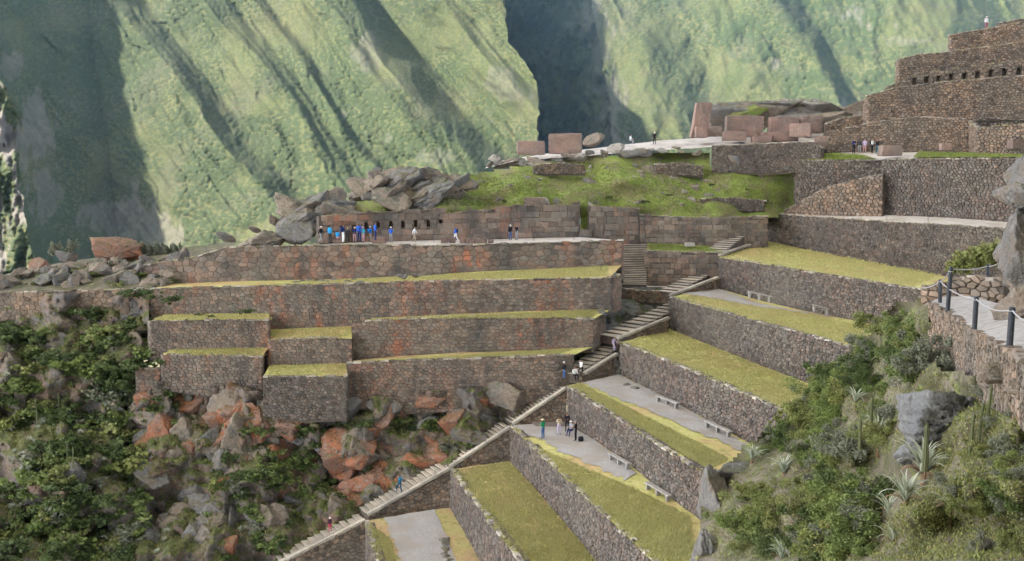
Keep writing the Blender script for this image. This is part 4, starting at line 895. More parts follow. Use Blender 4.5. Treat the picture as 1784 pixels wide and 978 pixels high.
block('pale information slab on the grass above the niche wall', 782, 797, 354, 360, 111, .4, 'cap', tone=.95)
block('grey cut block on the platform behind the blue group', 647, 671, 414, 424, 102, .9, tone=.2, yaw=-.15)
block('low grey cut block under the seated part of the blue group', 580, 598, 418, 425, 102, .6, tone=.25)
for x in (768, 781): block('squared block at the left of the row on the platform edge', x, x + 12, 414, 424, 101.5, .7, tone=.2, group='blocks on the platform edge')
for i in range(5): block('squared dark block in the row on the platform edge', 801 + i * 9.6, 810 + i * 9.6, 415, 424.5, 101.5, .7, tone=.22, group='row of dark blocks on the platform edge')
block('low block at the right of the row on the platform edge', 850, 860, 418, 424, 101.5, .6, tone=.2)
block('stone step block below the doorway recess', 1010, 1032, 401, 413, 111.6, 1.0, 'inca', tone=.4)
block('upright mossy slab closing the doorway recess', 1012, 1024, 362, 401, 114.5, .4, 'lawn_green', tone=.4)
block('long grey stone bench where the group gathers', 928, 994, 742, 756, 84.6, 1.4, 'rubble', tone=.75, yaw=.06)
# ---------------------------------------------------------------- vegetation
M['leaf'] = leaf_mat('shrub_leaves', (.075, .115, .028), (.26, .32, .085), (.32, .28, .13))
M['leaf_dark'] = leaf_mat('dark_shrub_leaves', (.045, .075, .018), (.125, .165, .045))
M['leaf_olive'] = leaf_mat('olive_shrub_leaves', (.10, .125, .03), (.31, .33, .10), (.36, .29, .13))
M['leaf_grey'] = leaf_mat('grey_shrub_leaves', (.12, .135, .085), (.27, .28, .19), (.25, .20, .14))
M['agave'] = leaf_mat('agave_leaves', (.22, .27, .18), (.56, .58, .44), (.32, .24, .13), .5)
M['agave_dry'] = leaf_mat('dry_agave_leaves', (.20, .12, .07), (.33, .22, .13))
M['cactus'] = leaf_mat('cactus_skin', (.09, .11, .045), (.17, .18, .08))
M['twig'] = plain_mat('shrub_twigs', (.10, .08, .06), (.17, .145, .12), 9, bump=0)
M['blade'] = leaf_mat('grass_blades', (.32, .325, .10), (.56, .52, .22), (.60, .50, .27))
M['blade_green'] = leaf_mat('fresh_grass_blades', (.12, .175, .03), (.25, .30, .055), (.32, .29, .10))
def leaves(c, size, r, asp=.45, up=.3):
    """diamond leaves at points c"""
    n = len(c); d = r.normal(size=(n, 3)); d[:, 2] = np.abs(d[:, 2]) * .6 + up; d /= np.linalg.norm(d, axis=1)[:, None]
    s = np.cross(d, r.normal(size=(n, 3))); s /= np.linalg.norm(s, axis=1)[:, None]; nn = np.cross(d, s)
    L = (size * r.uniform(.6, 1.4, n))[:, None]
    V = np.stack([c - d * L * .5, c + s * L * asp + nn * L * .1, c + d * L * .5, c - s * L * asp + nn * L * .1], 1).reshape(-1, 3)
    return V, np.arange(4 * n).reshape(n, 4)
def bush_mesh(name, mat, n, leaf, seed, lumps=17, flat=.85, spiky=0.):
    r = np.random.default_rng(seed); cs = r.normal(size=(lumps, 3)) * np.array([.46, .46, .25]) + np.array([0, 0, .42]); rs = r.uniform(.10, .34, lumps)
    k = r.integers(0, lumps, n); d = r.normal(size=(n, 3)); d /= np.linalg.norm(d, axis=1)[:, None]
    rad = rs[k] * r.uniform(.35, 1.12, n) ** .6; c = cs[k] + d * rad[:, None] * np.array([1, 1, flat]); c[:, 2] = np.abs(c[:, 2])
    c += .05 * r.normal(size=c.shape)
    V, Fq = leaves(c, leaf, r, .42, .35 + spiky)
    tone = np.clip(.25 + .35 * r.random(n) + .35 * (k % 3) / 2 - .1, 0, 1); dry = np.clip(r.random(n) * .6 + .4 * (r.random(lumps)[k]), 0, 1)
    A = np.repeat(np.stack([tone, dry, r.random(n)], -1), 4, 0)
    return mesh_np(name, V, Fq, M[mat], A)
def twig_mesh(seed, n=26):
    r = random.Random(seed); V, Fs = [], []
    for i in range(n):
        a, h = r.uniform(0, 6.28), r.uniform(.5, 1.05); p = Vector((0, 0, 0)); d = Vector((math.cos(a) * r.uniform(.1, .8), math.sin(a) * r.uniform(.1, .8), 1)).normalized()
        rad = .018
        for k in range(4):
            q = p + d * h * .27; d = (d + Vector((r.uniform(-.5, .5), r.uniform(-.5, .5), r.uniform(-.1, .2)))).normalized(); b = len(V); r2 = rad * .7
            for w, rr in ((p, rad), (q, r2)):
                for j in range(3): V.append((w.x + rr * math.cos(j * 2.1), w.y + rr * math.sin(j * 2.1), w.z))
            Fs += [(b + j, b + (j + 1) % 3, b + 3 + (j + 1) % 3, b + 3 + j) for j in range(3)]; p = q; rad = r2
    return mesh_np('twigs', V, Fs, M['twig'])
TW = [twig_mesh(i) for i in range(3)]
NEAR = {m: [bush_mesh('bush', m, 3600, .075, 200 + 7 * i + j) for i in range(4)] for j, m in enumerate(('leaf', 'leaf_dark', 'leaf_olive', 'leaf_grey'))}
FAR = {m: [bush_mesh('bush', m, 620, .21, 300 + 7 * i + j) for i in range(4)] for j, m in enumerate(('leaf', 'leaf_dark', 'leaf_olive', 'leaf_grey'))}
TXT = {'leaf': 'leafy green', 'leaf_dark': 'dark green', 'leaf_olive': 'olive green', 'leaf_grey': 'grey green'}
def bush(px, py, size, m, where, far, name=None, R=random, twig=True, z=1.):
    c = hit(px, py); s = size
    me = R.choice((FAR if far else NEAR)[m]); root = obj(name or ('shrub' if far else 'bush'), me, None, c - Vector((0, 0, .12 * s)))
    root.scale = (s * R.uniform(.85, 1.2), s * R.uniform(.85, 1.2), s * R.uniform(.75, 1.1) * z); root.rotation_euler = (R.uniform(-.15, .15), R.uniform(-.15, .15), R.uniform(0, 6.28))
    if twig:
        t = obj('twigs', R.choice(TW), root)
    ph = near_phrase(px, py) if 'slope' not in where.split()[-1:] and 'fresh' not in where and 'foot of the second' not in where else where
    lab = ('large ' if s > 1.25 else 'low ' if s < .85 else '') + TXT[m] + ' bush ' + ph; tag(root, lab, 'bush', lab.replace(' bush ', ' bushes ')); return root
def scatter(poly, n, R, dens=None):
    f = inside(poly); xs = [p[0] for p in poly]; ys = [p[1] for p in poly]; out = []
    while len(out) < n:
        x, y = R.uniform(min(xs), max(xs)), R.uniform(min(ys), max(ys))
        if bool(f(np.array(x), np.array(y))) and (dens is None or R.random() < dens(x, y)): out.append((x, y))
    return out
RB = random.Random(31)
AG = [(1608, 850, 62), (1578, 880, 50), (1530, 785, 40), (1548, 895, 40), (1556, 945, 45), (1310, 808, 30), (1365, 828, 32), (1490, 708, 26), (1362, 975, 30), (1655, 905, 45), (1730, 905, 30), (1545, 640, 24), (1645, 700, 88), (1600, 800, 34), (1517, 745, 18), (1612, 800, 20), (1700, 760, 30), (1240, 900, 40), (1275, 830, 40)]
def clear(x, y): return not any(abs(x - a) < r and -.35 * r < y - b < 1.7 * r for a, b, r in AG)
LEFT = [(0, 535), (230, 535), (255, 600), (235, 690), (290, 680), (450, 700), (470, 730), (600, 730), (660, 715), (960, 700), (880, 735), (780, 800), (640, 885), (540, 940), (460, 978), (0, 978)]
def dl(x, y): return .04 + .96 * (vnoise(np.array(x / 45.), np.array(y / 45.), 77) > .1) if x > 250 else .9
for x, y in scatter(LEFT, 215, RB, dl):
    m = RB.choices(('leaf_dark', 'leaf', 'leaf_olive', 'leaf_grey'), (5, 4, 1.2, .8))[0]
    bush(x, y, RB.uniform(.8, 1.7) * (1.25 if x < 260 else .7), m, 'on the rocky left hillside', True, R=RB, z=.8)
for x, y in scatter([(420, 745), (560, 735), (590, 790), (560, 850), (430, 850)], 26, RB): bush(x, y, RB.uniform(.9, 1.4), RB.choice(('leaf', 'leaf_dark')), 'in the green hollow between the rust boulders', True, R=RB, z=.7)
NEARP = [(1235, 970), (1240, 900), (1300, 790), (1400, 715), (1425, 650), (1480, 630), (1520, 590), (1575, 535), (1612, 530), (1622, 640), (1700, 680), (1590, 700), (1570, 790), (1500, 800), (1560, 860), (1490, 978)]
for x, y in scatter(NEARP, 170, RB):
    if not clear(x, y): continue
    s = RB.uniform(.75, 1.5) * (.95 if y < 700 else .85)
    m = RB.choices(('leaf', 'leaf_olive', 'leaf_dark', 'leaf_grey'), (4, 4, 1, 2.4))[0]
    bush(x, y, s, m, 'on the near hillside below the terraces', False, R=RB)
for x, y in scatter([(1430, 690), (1570, 600), (1612, 545), (1618, 640), (1540, 690), (1440, 740)], 40, RB): clear(x, y) and bush(x, y, RB.uniform(.7, 1.35), RB.choice(('leaf', 'leaf', 'leaf_olive', 'leaf_dark')), 'in the thicket below the railed path', False, R=RB)
for x, y in scatter([(1560, 860), (1784, 820), (1784, 978), (1480, 978)], 60, RB): clear(x, y) and bush(x, y, RB.uniform(.35, .75), RB.choice(('leaf', 'leaf_grey', 'leaf_dark', 'leaf_olive')), 'around the agaves on the near hillside', False, R=RB)
for x, y in scatter([(1690, 690), (1784, 660), (1784, 830), (1600, 850)], 34, RB): clear(x, y) and bush(x, y, RB.uniform(.3, .7), RB.choice(('leaf_grey', 'leaf_olive', 'leaf', 'leaf_grey')), 'on the dry soil right of the grey boulder', False, R=RB)
for px, py, s in ((1690, 452, 1.6), (1715, 448, 1.7), (1670, 462, 1.2), (1735, 440, 1.5)):
    c = P(px, py + 14, 92); me = FAR['leaf_olive'][0]; o = obj('bush', me, None, c); o.scale = (s * 1.1, s, s * 1.2); tag(o, 'olive green bush growing against the wall behind the railing', 'bush', 'olive bushes against the wall behind the railing')
for px, py, s in ((1330, 352, .9), (1240, 322, .6), (1250, 345, .5), (1120, 352, .8), (1165, 340, .6), (880, 352, .5), (1060, 345, .6), (1300, 330, .4)): bush(px, py, s, 'leaf_dark', 'dotting the fresh green slope', True, R=RB, z=.5)
for px, py, s in ((430, 545, .7), (370, 553, .6), (345, 550, .5), (300, 525, 1.0), (262, 515, 1.2), (235, 512, 1.0)): bush(px, py, s, 'leaf_dark', 'at the foot of the second fitted wall', True, R=RB, z=.7)
for px, py in ((250, 435), (262, 440), (275, 436), (290, 440), (95, 436), (125, 432), (305, 438)):
    c = P(px, py + 8, 110); o = obj('bush', FAR['leaf_grey'][1], None, c); o.scale = (.7, .7, 1.3); tag(o, 'pale tall scrub plant on the skyline of the far left ridge', 'bush', 'pale scrub on the far left ridge')
for i in range(26):
    px = RB.uniform(0, 330); t = RB.random(); top = float(np.interp(px, [-20, 40, 110, 200, 290, 340], [505, 480, 462, 452, 445, 432])); c = P(px, top + (498 - top) * t, 98.3 + (1 - t) * 7)
    o = obj('shrub', RB.choice(FAR[RB.choice(('leaf', 'leaf_olive', 'leaf_grey'))]), None, c - Vector((0, 0, .3))); q = RB.uniform(.5, .9); o.scale = (q * 1.3, q, q * .8); tag(o, 'low scrub plant between the boulders of the tumbled bank', 'bush', 'scrub between the boulders of the tumbled bank')
# rosettes
def leaf_strip(L, w, droop, seg=6, fold=.35, curl=0.):
    V, Fs = [], []; ang = math.radians(68); p = Vector((.04, 0, 0))
    for i in range(seg + 1):
        t = i / seg; ww = w * (1 - t ** 1.7) * (.75 + .9 * t * (1 - t)) + .002; d = Vector((math.cos(ang), 0, math.sin(ang)))
        up = Vector((-d.z, 0, d.x)); V += [tuple(p + Vector((0, ww, 0)) + up * ww * fold), tuple(p), tuple(p + Vector((0, -ww, 0)) + up * ww * fold)]
        p = p + d * (L / seg); ang -= math.radians(droop) / seg * (.5 + t)
        if i:
            b = 3 * i; Fs += [(b - 3, b - 2, b + 1, b), (b - 2, b - 1, b + 2, b + 1)]
    A = [(min(1, .25 + .6 * (i // 3) / seg), .2, .5) for i in range(len(V))]
    return V, Fs, A
LS = []
for k, (dr, l) in enumerate(((95, 1.), (125, 1.05), (60, .9), (150, 1.0))):
    V, Fs, A = leaf_strip(l, .05, dr); LS.append(mesh_np('leaf', V, Fs, M['agave'], A, True))
LD = []
for dr in (170, 190):
    V, Fs, A = leaf_strip(.8, .05, dr); LD.append(mesh_np('leaf', V, Fs, M['agave_dry'], A, True))
def agave(px, py, size, label, dry=8, n=30, trunk=0., Y=None):
    c = P(px, py, Y) if Y else hit(px, py); R_ = random.Random(int(px * 3 + py)); root = empty('agave', c); tag(root, label, 'agave', 'large agaves on the near hillside')
    for i in range(n):
        a = i * 2.39996; el = i / n; o = obj('leaf', R_.choice(LS[2:3] if el > .8 else (LS[0], LS[0], LS[1], LS[3] if el < .35 else LS[0])), root, (0, 0, trunk + .1 * size * el)); s = size * R_.uniform(.75, 1.1) * (1 - .25 * el)
        o.scale = (s, s * R_.uniform(.8, 1.15), s); o.rotation_euler = (R_.uniform(-.15, .15), R_.uniform(-.1, .25) - .45 * el, a)
    for i in range(dry):
        o = obj('leaf', R_.choice(LD), root, (0, 0, trunk)); s = size * R_.uniform(.6, .95); o.scale = (s, s, s); o.rotation_euler = (0, R_.uniform(.1, .5), i * 2.1 + R_.random())
    if trunk:
        V = [(.07 * size * math.cos(j * 1.0472) * (1.2 - .3 * k), .07 * size * math.sin(j * 1.0472) * (1.2 - .3 * k), -.3 + (trunk + .32) * k) for k in (0, 1) for j in range(6)]
        obj('stem', mesh_np('stem', V, [(j, (j + 1) % 6, 6 + (j + 1) % 6, 6 + j) for j in range(6)] + [(6, 7, 8, 9, 10, 11)], M['agave_dry'], [(.3, .2, .5)] * 12), root)
agave(1608, 850, 1.48, 'biggest pale agave with long arching leaves on a skirt of dry ones', 16, 34, .45)
agave(1578, 880, 1.23, 'grey green agave half under the biggest agave', 8, 30, .1)
agave(1530, 785, 1.38, 'upright pale agave standing among bushes below the grey boulder', 5, 30, .55)
agave(1548, 895, 0.90, 'small spiky agave left of the two big agaves', 5, 24)
agave(1556, 945, 0.90, 'pale narrow leaved agave in front of the dry leaf clump', 6, 24)
agave(1310, 808, 1.38, 'agave on the rim beside the terrace with the middle benches', 4, 26, .2)
agave(1365, 828, 1.30, 'pale agave between bushes below the rim agave', 4, 26, .1)
agave(1490, 708, 1.09, 'agave poking out of the thicket left of the grey boulder', 4, 24, .2)
agave(1362, 975, 1.16, 'pale agave rosette among bushes at the foot of the near hillside', 4, 28)
agave(1655, 905, 0.87, 'clump of brown dry agave leaves', 24, 8, .25)
agave(1730, 905, 0.72, 'small dark agave beside the brown dry clump', 4, 22)
agave(1545, 640, 1.16, 'agave at the foot of the path wall', 4, 24, .1)
r0 = np.random.default_rng(9); VV, FF, AA = [], [], []
for i in range(26):
    V, Fs, A = leaf_strip(random.uniform(.7, 1), .075, 95 + 25 * random.random(), 4); el = i / 26; rot = Matrix.Rotation(i * 2.39996, 3, 'Z') @ Matrix.Rotation(.2 - .55 * el, 3, 'Y'); b = len(VV)
    VV += [tuple(rot @ Vector(v)) for v in V]; FF += [tuple(b + j for j in f) for f in Fs]; AA += A
ROS = mesh_np('rosette', VV, FF, M['agave'], AA, True)
def rosette(px, py, s):
    o = obj('rosette_plant', ROS, None, hit(px, py)); o.scale = (s, s, s); o.rotation_euler = (RB.uniform(-.2, .5), RB.uniform(-.3, .3), RB.uniform(0, 6)); tag(o, 'pale silvery rosette plant among the brush of the left hillside', 'rosette plant', 'silvery rosette plants on the left hillside')
for x, y in scatter([(0, 640), (150, 640), (260, 760), (300, 978), (0, 978)], 95, RB, lambda x, y: .9 if vnoise(np.array(x / 60.), np.array(y / 50.), 55) > -.15 else .1): rosette(x, y, RB.uniform(.4, .75))
for x, y in scatter(LEFT, 30, RB): rosette(x, y, RB.uniform(.3, .55))
# columnar cacti
def cactus(px, py, h, r, label, Y=None, tilt=0., group=None):
    c = P(px, py, Y) if Y else hit(px, py); n = 16; V, Fs = [], []; K = 9
    for k in range(K + 1):
        t = k / K; rr = r * (1 if t < .85 else math.sqrt(max(0, 1 - ((t - .85) / .15) ** 2)) * .95 + .05) * (.85 + .15 * math.sin(7 * t))
        for j in range(n): q = rr * (1 if j % 2 else .78); a = j * 2 * math.pi / n; V.append((q * math.cos(a) + tilt * t * h, q * math.sin(a), -.3 + (h + .3) * t))
    for k in range(K):
        for j in range(n): Fs.append((k * n + j, k * n + (j + 1) % n, (k + 1) * n + (j + 1) % n, (k + 1) * n + j))
    Fs.append(tuple(K * n + j for j in range(n)))
    o = obj('column_cactus', mesh_np('column_cactus', V, Fs, M['cactus'], [(.3 + .5 * (i % 2), .1, .5) for i in range(len(V))]), None, c); tag(o, label, 'cactus', group); return o
cactus(1517, 745, 1.4, .09, 'tall single column cactus in front of the grey boulder', 41)
cactus(1498, 772, 1.1, .08, 'shorter column cactus beside the tall single one', 40)
cactus(1612, 806, 1.3, .1, 'column cactus directly behind the biggest agave', 30)
for i, (px, py, h) in enumerate(((1690, 775, 1.0), (1704, 768, 1.1), (1718, 742, 1.3))): cactus(px, py, h, .055, 'slim column cactus in the cluster on the dry soil right of the grey boulder', 28, .08, 'slim cacti right of the grey boulder')
for px, py, h in ((1684, 855, .5), (1718, 865, .6), (1575, 665, .7)): cactus(px, py, h, .05, 'short green cactus standing in low scrub', None, 0, 'short cacti in low scrub')
for px, py in ((178, 660), (188, 655), (197, 668), (205, 662), (170, 672), (128, 830), (118, 810), (90, 815), (66, 745), (103, 720), (300, 850)): cactus(px, py, RB.uniform(1.5, 2.8), .09, 'pale slim column cactus in the brush of the left hillside', None, RB.uniform(-.05, .05), 'column cacti on the left hillside')
# grass blades on lawns and slopes
def blades(name, label, polys, n, mat, size, seed):
    r = np.random.default_rng(seed); tot = []
    R_ = random.Random(seed)
    for poly, k in polys: tot += [hit(x, y) for x, y in scatter(poly, int(k * 1.8), R_) if ground_mat(x, y) not in ('gravel', 'dust', 'paving')]
    c = np.array([tuple(v) for v in tot]); nn = 5; c = np.repeat(c, nn, 0); m = len(c); c[:, :2] += r.normal(size=(m, 2)) * .07
    a = r.uniform(0, 6.28, m); h = size * r.uniform(.5, 1.3, m); w = .02 + .012 * r.random(m); dx = np.stack([np.cos(a), np.sin(a), 0 * a], -1)
    lean = np.stack([r.normal(size=m) * .5, r.normal(size=m) * .5, np.ones(m)], -1) * h[:, None]
    V = np.stack([c - dx * w[:, None], c + dx * w[:, None], c + lean], 1).reshape(-1, 3)
    A = np.repeat(np.stack([r.random(m), r.random(m), r.random(m)], -1), 3, 0)
    o = obj(name, mesh_np(name, V, np.arange(3 * m).reshape(m, 3), M[mat], A)); tag(o, label, 'grass', None, 'stuff')
TER = [([(1255, 450), (1335, 422), (1640, 480), (1590, 500)], 2600), ([(1170, 520), (1250, 508), (1320, 528), (1530, 575), (1490, 605)], 2600), ([(1085, 598), (1165, 574), (1415, 675), (1390, 724)], 3600), ([(992, 674), (1010, 668), (1270, 800), (1235, 820)], 2600), ([(892, 745), (935, 780), (1100, 850), (1200, 900), (1215, 978), (1140, 978)], 4200), ([(788, 820), (888, 805), (1040, 978), (906, 978)], 4200), ([(640, 910), (680, 940), (690, 978), (657, 978)], 500),
       ([(400, 500), (640, 486), (1060, 464), (1060, 482), (640, 491)], 2200), ([(640, 556), (1050, 540), (1030, 554)], 1200), ([(610, 631), (1000, 608), (970, 618)], 1200), ([(265, 558), (290, 549), (465, 547), (465, 557)], 500), ([(285, 617), (310, 607), (460, 606), (455, 620)], 500), ([(475, 591), (480, 575), (610, 570), (610, 588)], 400), ([(462, 655), (470, 637), (604, 634), (602, 655)], 500)]
blades('terrace_grass', 'short tufted grass on the terraces', TER, 0, 'blade', .15, 3)
blades('slope_grass', 'bright tufted grass on the upper slope and ledges', [([(640, 366), (850, 310), (1000, 282), (1240, 296), (1380, 300), (1380, 350), (1330, 372), (1115, 372), (905, 357)], 5200), ([(1130, 436), (1132, 425), (1255, 432), (1250, 438)], 300), ([(1390, 279), (1402, 267), (1500, 272), (1528, 278)], 500), ([(1592, 275), (1605, 266), (1784, 270), (1784, 275)], 700)], 0, 'blade_green', .16, 4)
blades('hillside_grass', 'dry and green tufts of the rocky hillsides', [(LEFT, 5000)], 0, 'leaf_olive', .2, 5)
blades('near_grass', 'low dry tufts between the bushes of the near hillside', [(NEARP, 2600), ([(1690, 690), (1784, 660), (1784, 978), (1480, 978), (1600, 850)], 2200)], 0, 'leaf_olive', .08, 6)

def edge_tufts():                                       # grass and weeds spilling over the tops of the terrace walls
    r = np.random.default_rng(77); C = []
    for lab, (top, bot) in EDGE.items():
        if 'coping' in lab or 'triangle' in lab or 'path' in lab or 'temple' in lab: continue
        for a, b in zip(top, top[1:]):
            L = (b - a).length; n = int(L * 5); t = r.random(n)[:, None]
            C.append(np.array(a)[None] * (1 - t) + np.array(b)[None] * t + np.array([0, .12, -.02]) + r.normal(size=(n, 3)) * np.array([.1, .14, .02]))
    c = np.concatenate(C); c = c[vnoise(c[:, 0] * .9, c[:, 1] * .9 + c[:, 2], 5) > -.25]; c = np.repeat(c, 5, 0); m = len(c); c[:, :2] += r.normal(size=(m, 2)) * .06
    a = r.uniform(0, 6.28, m); h = r.uniform(.08, .26, m); w = .025; dx = np.stack([np.cos(a), np.sin(a), 0 * a], -1) * w
    tip = c + np.stack([r.normal(size=m) * .6, -np.abs(r.normal(size=m)) * .6, np.ones(m) * .8], -1) * h[:, None]
    V = np.stack([c - dx, c + dx, tip], 1).reshape(-1, 3); A = np.repeat(r.random((m, 3)), 3, 0)
    o = obj('edge_grass', mesh_np('edge_grass', V, np.arange(3 * m).reshape(m, 3), M['blade'], A)); tag(o, 'grass and weeds spilling over the tops of the terrace walls', 'grass', None, 'stuff')
edge_tufts()
# ---------------------------------------------------------------- railed path, posts, cliff at the right edge
stone_wall('path_wall', 'mortared rubble wall carrying the railed path', [(1618, 528, 640, 45.5), (1650, 543, 655, 41.3), (1700, 578, 668, 33.4), (1762, 612, 690, 25.4), (1815, 650, 740, 21.5)], size=(.26, .2), mat='brown', singles=300, seed=120, batter=.05, gap=.03, proud=.05, min_px=8, cap='brown')
ribbon('stone_path', 'pale worn stone path with a rope railing', pl((1620, 527, 45.6), (1650, 541, 41.5), (1700, 575, 33.6), (1762, 609, 25.6), (1815, 646, 21.7)), pl((1640, 516, 48), (1690, 515, 47), (1740, 528, 40), (1800, 562, 31.5), (1850, 590, 27.5)), 'paving', 'path', 60, 14, .05)
stone_wall('broken_wall', 'low broken rock wall at the bend of the railed path', [(1606, 500, 535, 50), (1640, 492, 522, 49), (1690, 481, 517, 48), (1748, 488, 518, 46)], size=(.6, .3), mat='brown', singles=60, seed=121, cap='cap', ragged=.5)
rock(1774, 450, 56, 200, 'rock_grey', 'tan rock column of the cliff beside the railed path', Y=38, depth=1.4, rot=0, tilt=.04)
rock(1766, 340, 54, 46, 'rock_grey', 'dark grey block jutting from the top of the cliff column', Y=37.5, depth=1.2, rot=.2)
rock(1795, 310, 46, 80, 'rock_grey', 'upper grey shoulder of the cliff beside the railed path', Y=39, depth=1.6)
rock(1778, 540, 70, 90, 'rock_tan', 'rounded foot of the cliff standing on the railed path', Y=34, depth=1.2)
rock(1745, 445, 24, 60, 'rock_grey', 'narrow grey rib on the side of the cliff', Y=38.6, depth=.8, rot=0)
rock(1736, 655, 60, 44, 'rock_tan', 'brown rock crumbling from under the railed path', Y=27, depth=.5)
rock(1780, 668, 50, 40, 'rock_tan', 'brown rock below the path at the right edge', Y=24.5, depth=.4)
rock(1850, 420, 110, 330, 'rock_tan', 'broad tan cliff face right of the cliff column', Y=39.5, depth=3, rot=0, tilt=.03)
rock(1880, 600, 130, 150, 'rock_tan', 'tan cliff foot right of the railed path', Y=31, depth=2, rot=0, tilt=.05)
def tube(pts, r, n=8, closed_ends=True):
    V, Fs = [], []
    for i, p in enumerate(pts):
        d = (pts[min(i + 1, len(pts) - 1)] - pts[max(i - 1, 0)]).normalized(); a = d.orthogonal().normalized(); b = d.cross(a)
        rr = r[i] if isinstance(r, (list, tuple)) else r
        V += [tuple(p + (a * math.cos(j * 2 * math.pi / n) + b * math.sin(j * 2 * math.pi / n)) * rr) for j in range(n)]
    for i in range(len(pts) - 1):
        for j in range(n): Fs.append((i * n + j, i * n + (j + 1) % n, (i + 1) * n + (j + 1) % n, (i + 1) * n + j))
    if closed_ends: Fs += [tuple(range(n))[::-1], tuple((len(pts) - 1) * n + j for j in range(n))]
    return V, Fs
def post(label, px, pt, pb, Y, r, lean=0., mat='iron', group=None, name='railing_post'):
    b, t = P(px, pb, Y), P(px + lean, pt, Y); d = t - b
    root = empty(name, b); tag(root, label, 'post', group)
    V, Fs = tube([Vector((0, 0, -.15)), d * .96, d * .985, d], [r, r, r * .9, r * .72], 10); obj('shaft', mesh_np('shaft', V, Fs, M[mat]), root)
    if r > .04:
        V, Fs = tube([d * .88, d * .90], r * 1.18, 10); obj('rope_ring', mesh_np('rope_ring', V, Fs, M['rope']), root)
    return t
def rope(label, pts, sag):
    out = []
    for a, b in zip(pts, pts[1:]):
        for k in range(11): t = k / 11; out.append(a.lerp(b, t) - Vector((0, 0, sag * 4 * t * (1 - t))))
    out.append(pts[-1]); V, Fs = tube(out, .02, 6); o = obj('railing_rope', mesh_np('railing_rope', V, Fs, M['rope'], None, True)); tag(o, label, 'rope')
tp = [post('dark railing post at the bend, in front of the broken wall', 1638, 487, 522, 45, .085), post('tallest dark railing post leaning at the bend of the path', 1651, 465, 538, 41.4, .09, 6),
      post('dark railing post midway along the paved path', 1698, 517, 569, 34, .085, 3), post('thick dark railing post nearest the cliff foot', 1759, 535, 600, 26, .085, 5), post('thin dark railing post beyond the broken wall', 1721, 461, 487, 52, .09)]
e0 = P(1812, 556, 21.8); dn = Vector((0, 0, -.09))
rope('grey rope sagging between the railing posts along the paved path', [tp[0] + dn, tp[2] + dn, tp[3] + dn, e0], .16)
rope('grey rope of the railing beyond the bend, above the broken wall', [P(1605, 502, 49), tp[0] + dn, tp[1] + dn, tp[4] + dn, P(1746, 454, 50)], .1)
for px, py in ((1470, 381.5), (1617, 390.5), (1545, 386)):
    c = hit(px, py - .5); post('thin rusty rod on the edge of the pale walkway', px, py - 15, py, c.y, .022, group='thin rods along the pale walkway', name='rod')
for px, py in ((853, 421), (930, 421), (1000, 420), (1047, 474), (756, 424)):
    c = hit(px, py - 1); post('thin rod marking the edge of the niche platform', px, py - 15, py, c.y, .022, group='thin rods along the niche platform', name='rod')
# benches
def bench(px0, py0, px1, py1, label):
    a, b = hit(px0, py0), hit(px1, py1); d = b - a; L = Vector((d.x, d.y)).length; root = empty('bench', a, math.atan2(d.y, d.x)); tag(root, label, 'bench', 'plank benches on the terraces')
    dz = d.z; s = Matrix.Rotation(-math.atan2(dz, L), 3, 'Y').to_euler()
    o = obj('seat', box_mesh('seat', (-.15, L + .15), (-.19, .19), (.42, .5), 'wood', .015), root); o.rotation_euler = s
    for t in (.04, .5, .96): obj('leg', box_mesh('leg', (-.07, .07), (-.16, .16), (-.15, .425), 'wood', .01), root, (L * t, 0, dz * t))
bench(1304, 517, 1341, 525, 'bench near the left end of the highest gravel path'); bench(1416, 540, 1466, 553, 'bench near the thicket on the highest gravel path')
bench(1146, 699, 1180, 712, 'bench nearest the loose blocks on the middle gravel path'); bench(1231, 744, 1271, 762, 'bench beside the brush at the end of the middle gravel path')
bench(1064, 800, 1095, 818, 'bench closest to the group of people on the lowest bench terrace'); bench(1128, 852, 1165, 874, 'bench farthest from the group of people on the lowest bench terrace')
